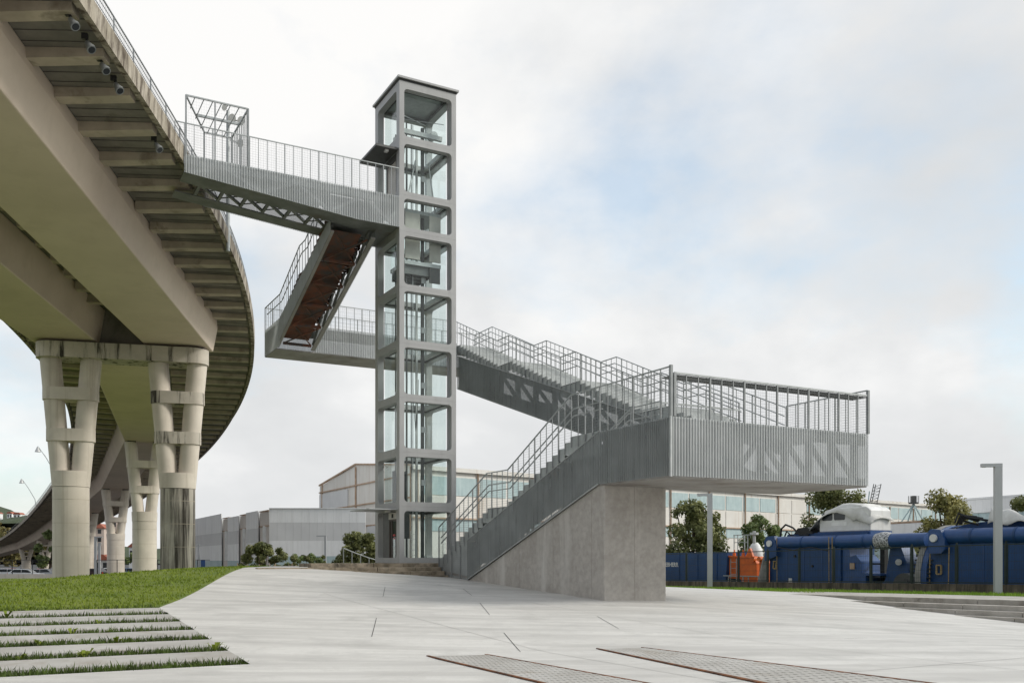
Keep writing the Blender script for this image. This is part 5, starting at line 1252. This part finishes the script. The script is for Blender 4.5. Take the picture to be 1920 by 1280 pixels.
def tree(name, lab, cat, px, t, z0, w, h, m, n=4200, size=.16, trunk=.35, clumps=26, grp=None, depth=None):
    base = ATP(px, t, z0); o = thing(name, lab, cat, base, 0, grp, (0, 0, 0)); cs, rs = [], []; th = h*trunk
    for k in range(clumps):
        a = random.uniform(0, 6.28); f = random.random()**.5; q = random.random()
        zc = th+(h-th)*q; env = math.sqrt(max(.05, 1-(2*q-.85)**2*.8)); R_ = w/2*env*f*.92
        cs.append((R_*math.cos(a), R_*math.sin(a)*(depth or .8), zc)); rs.append(random.uniform(.16, .30)*min(w, h)*.55)
    v, f = leaf_cloud(cs, rs, n, size); me = fast_mesh('crown', v, f, m); put(me, 'crown', o)
    mb = MB(); mb.path([(0, 0, -.3), (.05*w*random.uniform(-1, 1), 0, th*.6), (0, 0, th+.2*(h-th))], [.05*h*.5, .04*h*.5, .025*h*.5], 8)
    for c in cs[::3]: mb.path([(0, 0, th*.5), (c[0]*.5, c[1]*.5, (th*.5+c[2])*.52), c], [.018*h, .012*h, .006*h], 5)
    part(mb, 'trunk', 'bark', o, True); return o
tree('evergreen_tree', 'dark olive evergreen tree beside the concrete plinth', 'tree', 1298, 72, YZ, 5.6, 6.6, 'leaf_dark', 12000, .13, .16, 40)
tree('evergreen_tree', 'mid green leafy tree behind the orange machine', 'tree', 1425, 70, YZ, 3.6, 5.3, 'leaf_mid', 6500, .13, .16, 30)
tree('evergreen_tree', 'loose leafed tree rising behind the crane cab tarpaulin', 'tree', 1565, 82, YZ, 8.0, 8.4, 'leaf_dark', 9000, .15, .2, 34)
tree('evergreen_tree', 'olive green tree between the two blue crane parts', 'tree', 1775, 68, YZ, 6.2, 6.6, 'leaf_olive', 9500, .13, .15, 34)
tree('evergreen_tree', 'dark shrub seen through the gap between the blue crane parts', 'tree', 1718, 66, YZ, 3.0, 3.6, 'leaf_dark', 3500, .12, .12, 18)
tree('evergreen_tree', 'tree top showing above the cab over the bolted ring drum', 'tree', 1935, 62, YZ, 4.0, 7.2, 'leaf_dark', 4500, .12, .2, 20)
tree('shrub', 'wide dark shrub in front of the white hall', 'shrub', 493, 92, -2.4, 5.6, 3.7, 'leaf_dark', 8000, .13, .1, 34)
tree('shrub', 'dark shrub beside the handrail, away from the lift tower', 'shrub', 658, 92, -2.3, 4.6, 4.8, 'leaf_dark', 8000, .13, .1, 34)
tree('shrub', 'dark shrub directly behind the lift tower door', 'shrub', 699, 90, -2.3, 4.2, 4.6, 'leaf_dark', 7000, .13, .1, 30)
for k, px in enumerate((540, 556, 572, 588, 602)):
    tree('shrub', 'low clipped shrub of the row under the white hall', 'shrub', px, 90+k, -2.3, 2.2, 2.7, 'leaf_mid' if k % 2 else 'leaf_dark', 2200, .10, .1, 14, 'low shrubs under the white hall')
for k, px in enumerate((455, 488, 510, 545, 565)):
    p = ATP(px, 86, -2.2); t = thing('pampas_grass', 'pale pampas plumes among the low shrubs', 'grass clump', p, 0, 'pampas plumes among the shrubs', (0, 0, 0)); mb = MB()
    for j in range(9): a = random.uniform(0, 6.28); l = random.uniform(1.2, 1.9); q = Vector((math.cos(a)*.5, math.sin(a)*.5, l)); mb.path([(0, 0, 0), q*.7, q], [.01, .07, .015], 5)
    part(mb, 'plume', 'plume', t)
# handrail beside the shrubs
hr = thing('handrail', 'thin galvanised handrail sloping down behind the lift tower', 'handrail', ATP(660, 62, -1.2), 0, None, (0, 0, 0))
pp = [ATP(644, 60, .72), ATP(660, 61, .5), ATP(676, 62, .3), ATP(692, 63, .1), ATP(704, 64, -.02)]; o0 = hr.location
mb = MB()
for a, b in zip(pp, pp[1:]): mb.bar(a-o0, b-o0, .05)
part(mb, 'rail', 'galv_post', hr)
for a in pp[:4]: mb = MB(); mb.box((a-o0).x-.025, (a-o0).x+.025, (a-o0).y-.025, (a-o0).y+.025, -.5, (a-o0).z); part(mb, 'post', 'galv_post', hr)

# ------------------------------------------------------------------ far left: low wall, car park, houses, hill
for k, (xa, xb, m, lab) in enumerate(((-90, -62, 'dark_steel', 'dark low fence panel in front of the parked cars'), (-62, -52, 'concrete', 'pale low concrete wall at the lawn edge left of the pier'), (-49.5, -36, 'concrete', 'pale low concrete wall behind the viaduct piers'))):
    w = thing('boundary_wall', lab, 'wall', ((xa+xb)/2, 112, -3.0+ZC), 0, None, ((xa+xb)/2, 112, -3.0+ZC)); mb = MB(); mb.box(xa, xb, 112, 112.3, -3.4+ZC, -1.75+ZC); part(mb, 'wall_body', m, w)
    mb = MB(); mb.box(xa, xb, 112.1, 112.16, -.1+ZC, -.04+ZC)
    x = xa
    while x < xb: mb.box(x, x+.07, 112.1, 112.17, -1.75+ZC, -.04+ZC); x += 2.4
    part(mb, 'rail', 'dark_steel', w)
def car_proto(ci):
    e = thing('parked_car', '', 'car', (0, 0, 0), 0, 'cars in the car park', (0, 0, 0)); P_ = [(-2.1, .35), (2.1, .35), (2.15, .7), (1.95, .88), (1.0, .98), (.45, 1.42), (-1.35, 1.48), (-1.95, 1.0), (-2.15, .9)]
    mb = MB(); mb.prism(P_, lambda a, b, d: (a, d, b), -.85, .85); o = part(mb, 'body', 'car%d' % ci, e); bv = o.modifiers.new('b', 'BEVEL'); bv.width = .07; bv.segments = 2
    mb = MB(); mb.prism([(.88, 1.0), (.42, 1.36), (-.35, 1.40), (-.35, 1.0)], lambda a, b, d: (a, d, b), -.87, .87); mb.prism([(-.42, 1.0), (-.42, 1.4), (-1.3, 1.40), (-1.7, 1.02)], lambda a, b, d: (a, d, b), -.87, .87); part(mb, 'window', 'window_dark', e)
    for x in (-1.35, 1.35):
        for y in (-.8, .8): mb = MB(); mb.tube((x, y-.1, .32), (x, y+.1, .32), .32, .32, 14); wh = part(mb, 'wheel', 'tyre', e, True); mb = MB(); mb.tube((x, y-.11, .32), (x, y+.11, .32), .18, .18, 10); part(mb, 'rim', 'steel', wh)
    for y in (-.7, .7): mb = MB(); mb.box(-2.17, -2.1, y-.12, y+.12, .75, .95); part(mb, 'tail_light', 'tail_lamp', e)
    return e
CARS = [(20, 132, 0, 25), (8, 136, 3, 200), (33, 138, 1, 15), (50, 126, 0, 8), (74, 128, 1, 185), (92, 130, 3, 10), (172, 134, 2, 170), (214, 138, 0, 12), (205, 150, 1, 190), (245, 140, 4, 8), (257, 150, 2, 185)]
CL = ['white hatchback at the open end of the car park', 'red car behind the white hatchback in the car park', 'grey car between the white cars in the car park', 'white estate car in front, beside the stained pier', 'silver grey estate car beside the pier column', 'red car half hidden by the stained pier', 'black car glimpsed between the viaduct piers', 'white car glimpsed between the viaduct piers', 'grey car behind the white one between the piers', 'blue car seen beside the second pier column', 'black car seen beside the second pier column']
proto = {}
for (px, t, ci, a), lab in zip(CARS, CL):
    if ci not in proto: proto[ci] = car_proto(ci); o = proto[ci]
    else: o = copy_tree(proto[ci])
    o.location = ATP(px, t, GZ+.05); o.rotation_euler = (0, 0, math.radians(a)); o['label'] = lab
def house(px0, px1, t, ztop, m, lab, roof='roof_red', rows=4, z0=GZ, grp=None):
    a, b = ATP(px0, t, z0), ATP(px1, t, z0); c = (a+b)/2; w = (b-a).length; o = thing('house', lab, 'building', c, random.uniform(-.2, .2), grp, (0, 0, 0)); h = ztop-z0; d = max(6, w*.5)
    mb = MB(); mb.box(-w/2, w/2, -d/2, d/2, 0, h); part(mb, 'wall', m, o)
    mb = MB(); mb.prism([(-w/2-.4, h), (w/2+.4, h), (w/2-1, h+w*.10+.8), (-w/2+1, h+w*.10+.8)], lambda p, q, r: (p, r, q), -d/2-.4, d/2+.4); part(mb, 'roof', roof, o)
    n = max(2, int(w/2.4))
    for r in range(rows):
        for k in range(n):
            x = -w/2+(k+.5)*w/n; z = h*(r+.35)/rows; mb = MB(); mb.box(x-.45, x+.45, -d/2-.04, -d/2+.1, z, z+h/rows*.5); part(mb, 'window', 'window_dark', o)
for i, (a, b, t, zt, m, lab) in enumerate(((168, 200, 260, 8.5, 'house', 'pinkish block of flats behind the farther piers'), (205, 224, 270, 11, 'house', 'tall pink block of flats seen between the pier legs'), (252, 272, 250, 3.2, 'wall_white', 'white building with red roof between two pier columns'), (258, 270, 330, 9.5, 'house', 'far pink house above the white building'), (186, 214, 170, -.2, 'wall_white', 'low white building behind the cars at the piers'))): house(a, b, t, zt, m, lab, rows=5 if zt > 4 else 1)
tree('round_tree', 'round dark tree between the pier columns', 'tree', 258, 200, GZ, 5, 7.0, 'leaf_mid', 1800, .35, .2, 14)
tree('round_tree', 'dark trees beside the stained pier at the car park', 'tree', 92, 190, GZ, 7, 8.0, 'leaf_mid', 2200, .35, .2, 14)
# fence mesh and sign near the white hall
bf = thing('dark_fence', 'dark hedge-like slatted fence in front of the white hall', 'fence', ATP(430, 100, -2.6), 0, None, (0, 0, 0)); 
for k in range(30): mb = MB(); x = -3.2+k*.42; mb.box(x, x+.38, k*.10, k*.10+.06, 0, 1.75+.05*random.random()); part(mb, 'slat', 'dark_steel', bf)
gb = thing('grey_box', 'grey metal utility box on the lawn crest', 'box', ATP(472, 80, -1.5), 0, None, (0, 0, 0)); mb = MB(); mb.prism([(-1.1, -.6), (1.1, -.6), (1.0, .75), (-.7, .75)], lambda a, b, d: (a, d, b), -.5, .5); part(mb, 'body', 'steel', gb)
bs_ = thing('blue_sign', 'small blue sign on a thin post beside the dark fence', 'sign', ATP(381, 110, -2.5), 0, None, (0, 0, 0)); mb = MB(); mb.box(-.05, .05, -.05, .05, 0, 2.4); part(mb, 'post', 'lamp_paint', bs_); mb = MB(); mb.box(-.25, .25, -.07, -.05, 1.6, 2.4); part(mb, 'panel', 'blue_light', bs_)
# wooded hill
mb = MB(); nx, ny = 40, 12
for j in range(ny):
    for i in range(nx):
        x = -900+i*22.0; y = 560+j*60; ridge = math.exp(-((j-2.5)/3.0)**2); z = -3+ridge*(44*float(sstep(-290, -362, x*700/y))+8*math.sin(i*.7)+5*math.sin(i*1.9+j)); mb.v.append((x, y, z+ZC))
for j in range(ny-1):
    for i in range(nx-1): mb.f.append((j*nx+i, j*nx+i+1, (j+1)*nx+i+1, (j+1)*nx+i))
struct(mb, 'hills', 'hill', smooth=True)
cs, rs = [], []
for k in range(90): cs.append((random.uniform(-330, -215), random.uniform(400, 440), random.uniform(-1, 18)+ZC)); rs.append(random.uniform(3.5, 6.5))
cs = [(x, y, min(z, (17 if x < -228 else 9)+ZC)) for x, y, z in cs]
v, f = leaf_cloud(cs, rs, 16000, .9); o = put(fast_mesh('wooded_slope', v, f, 'leaf_autumn'), 'wooded_slope'); o['kind'] = 'stuff'; o['label'] = 'autumn coloured wooded slope beyond the viaduct ramp'
for (a, b, t, zt, z0, lab) in ((18, 28, 640, 31, 27, 'white hillside house with red roof above the middle of the wooded slope'), (29, 42, 620, 29.5, 25.5, 'wide white hillside house with red roof beside the viaduct ramp'), (-4, 2, 640, 31, 26, 'white hillside house at the far end of the wooded slope')): house(a, b, t, zt, 'wall_white', lab, rows=1, z0=z0, grp='hillside houses')
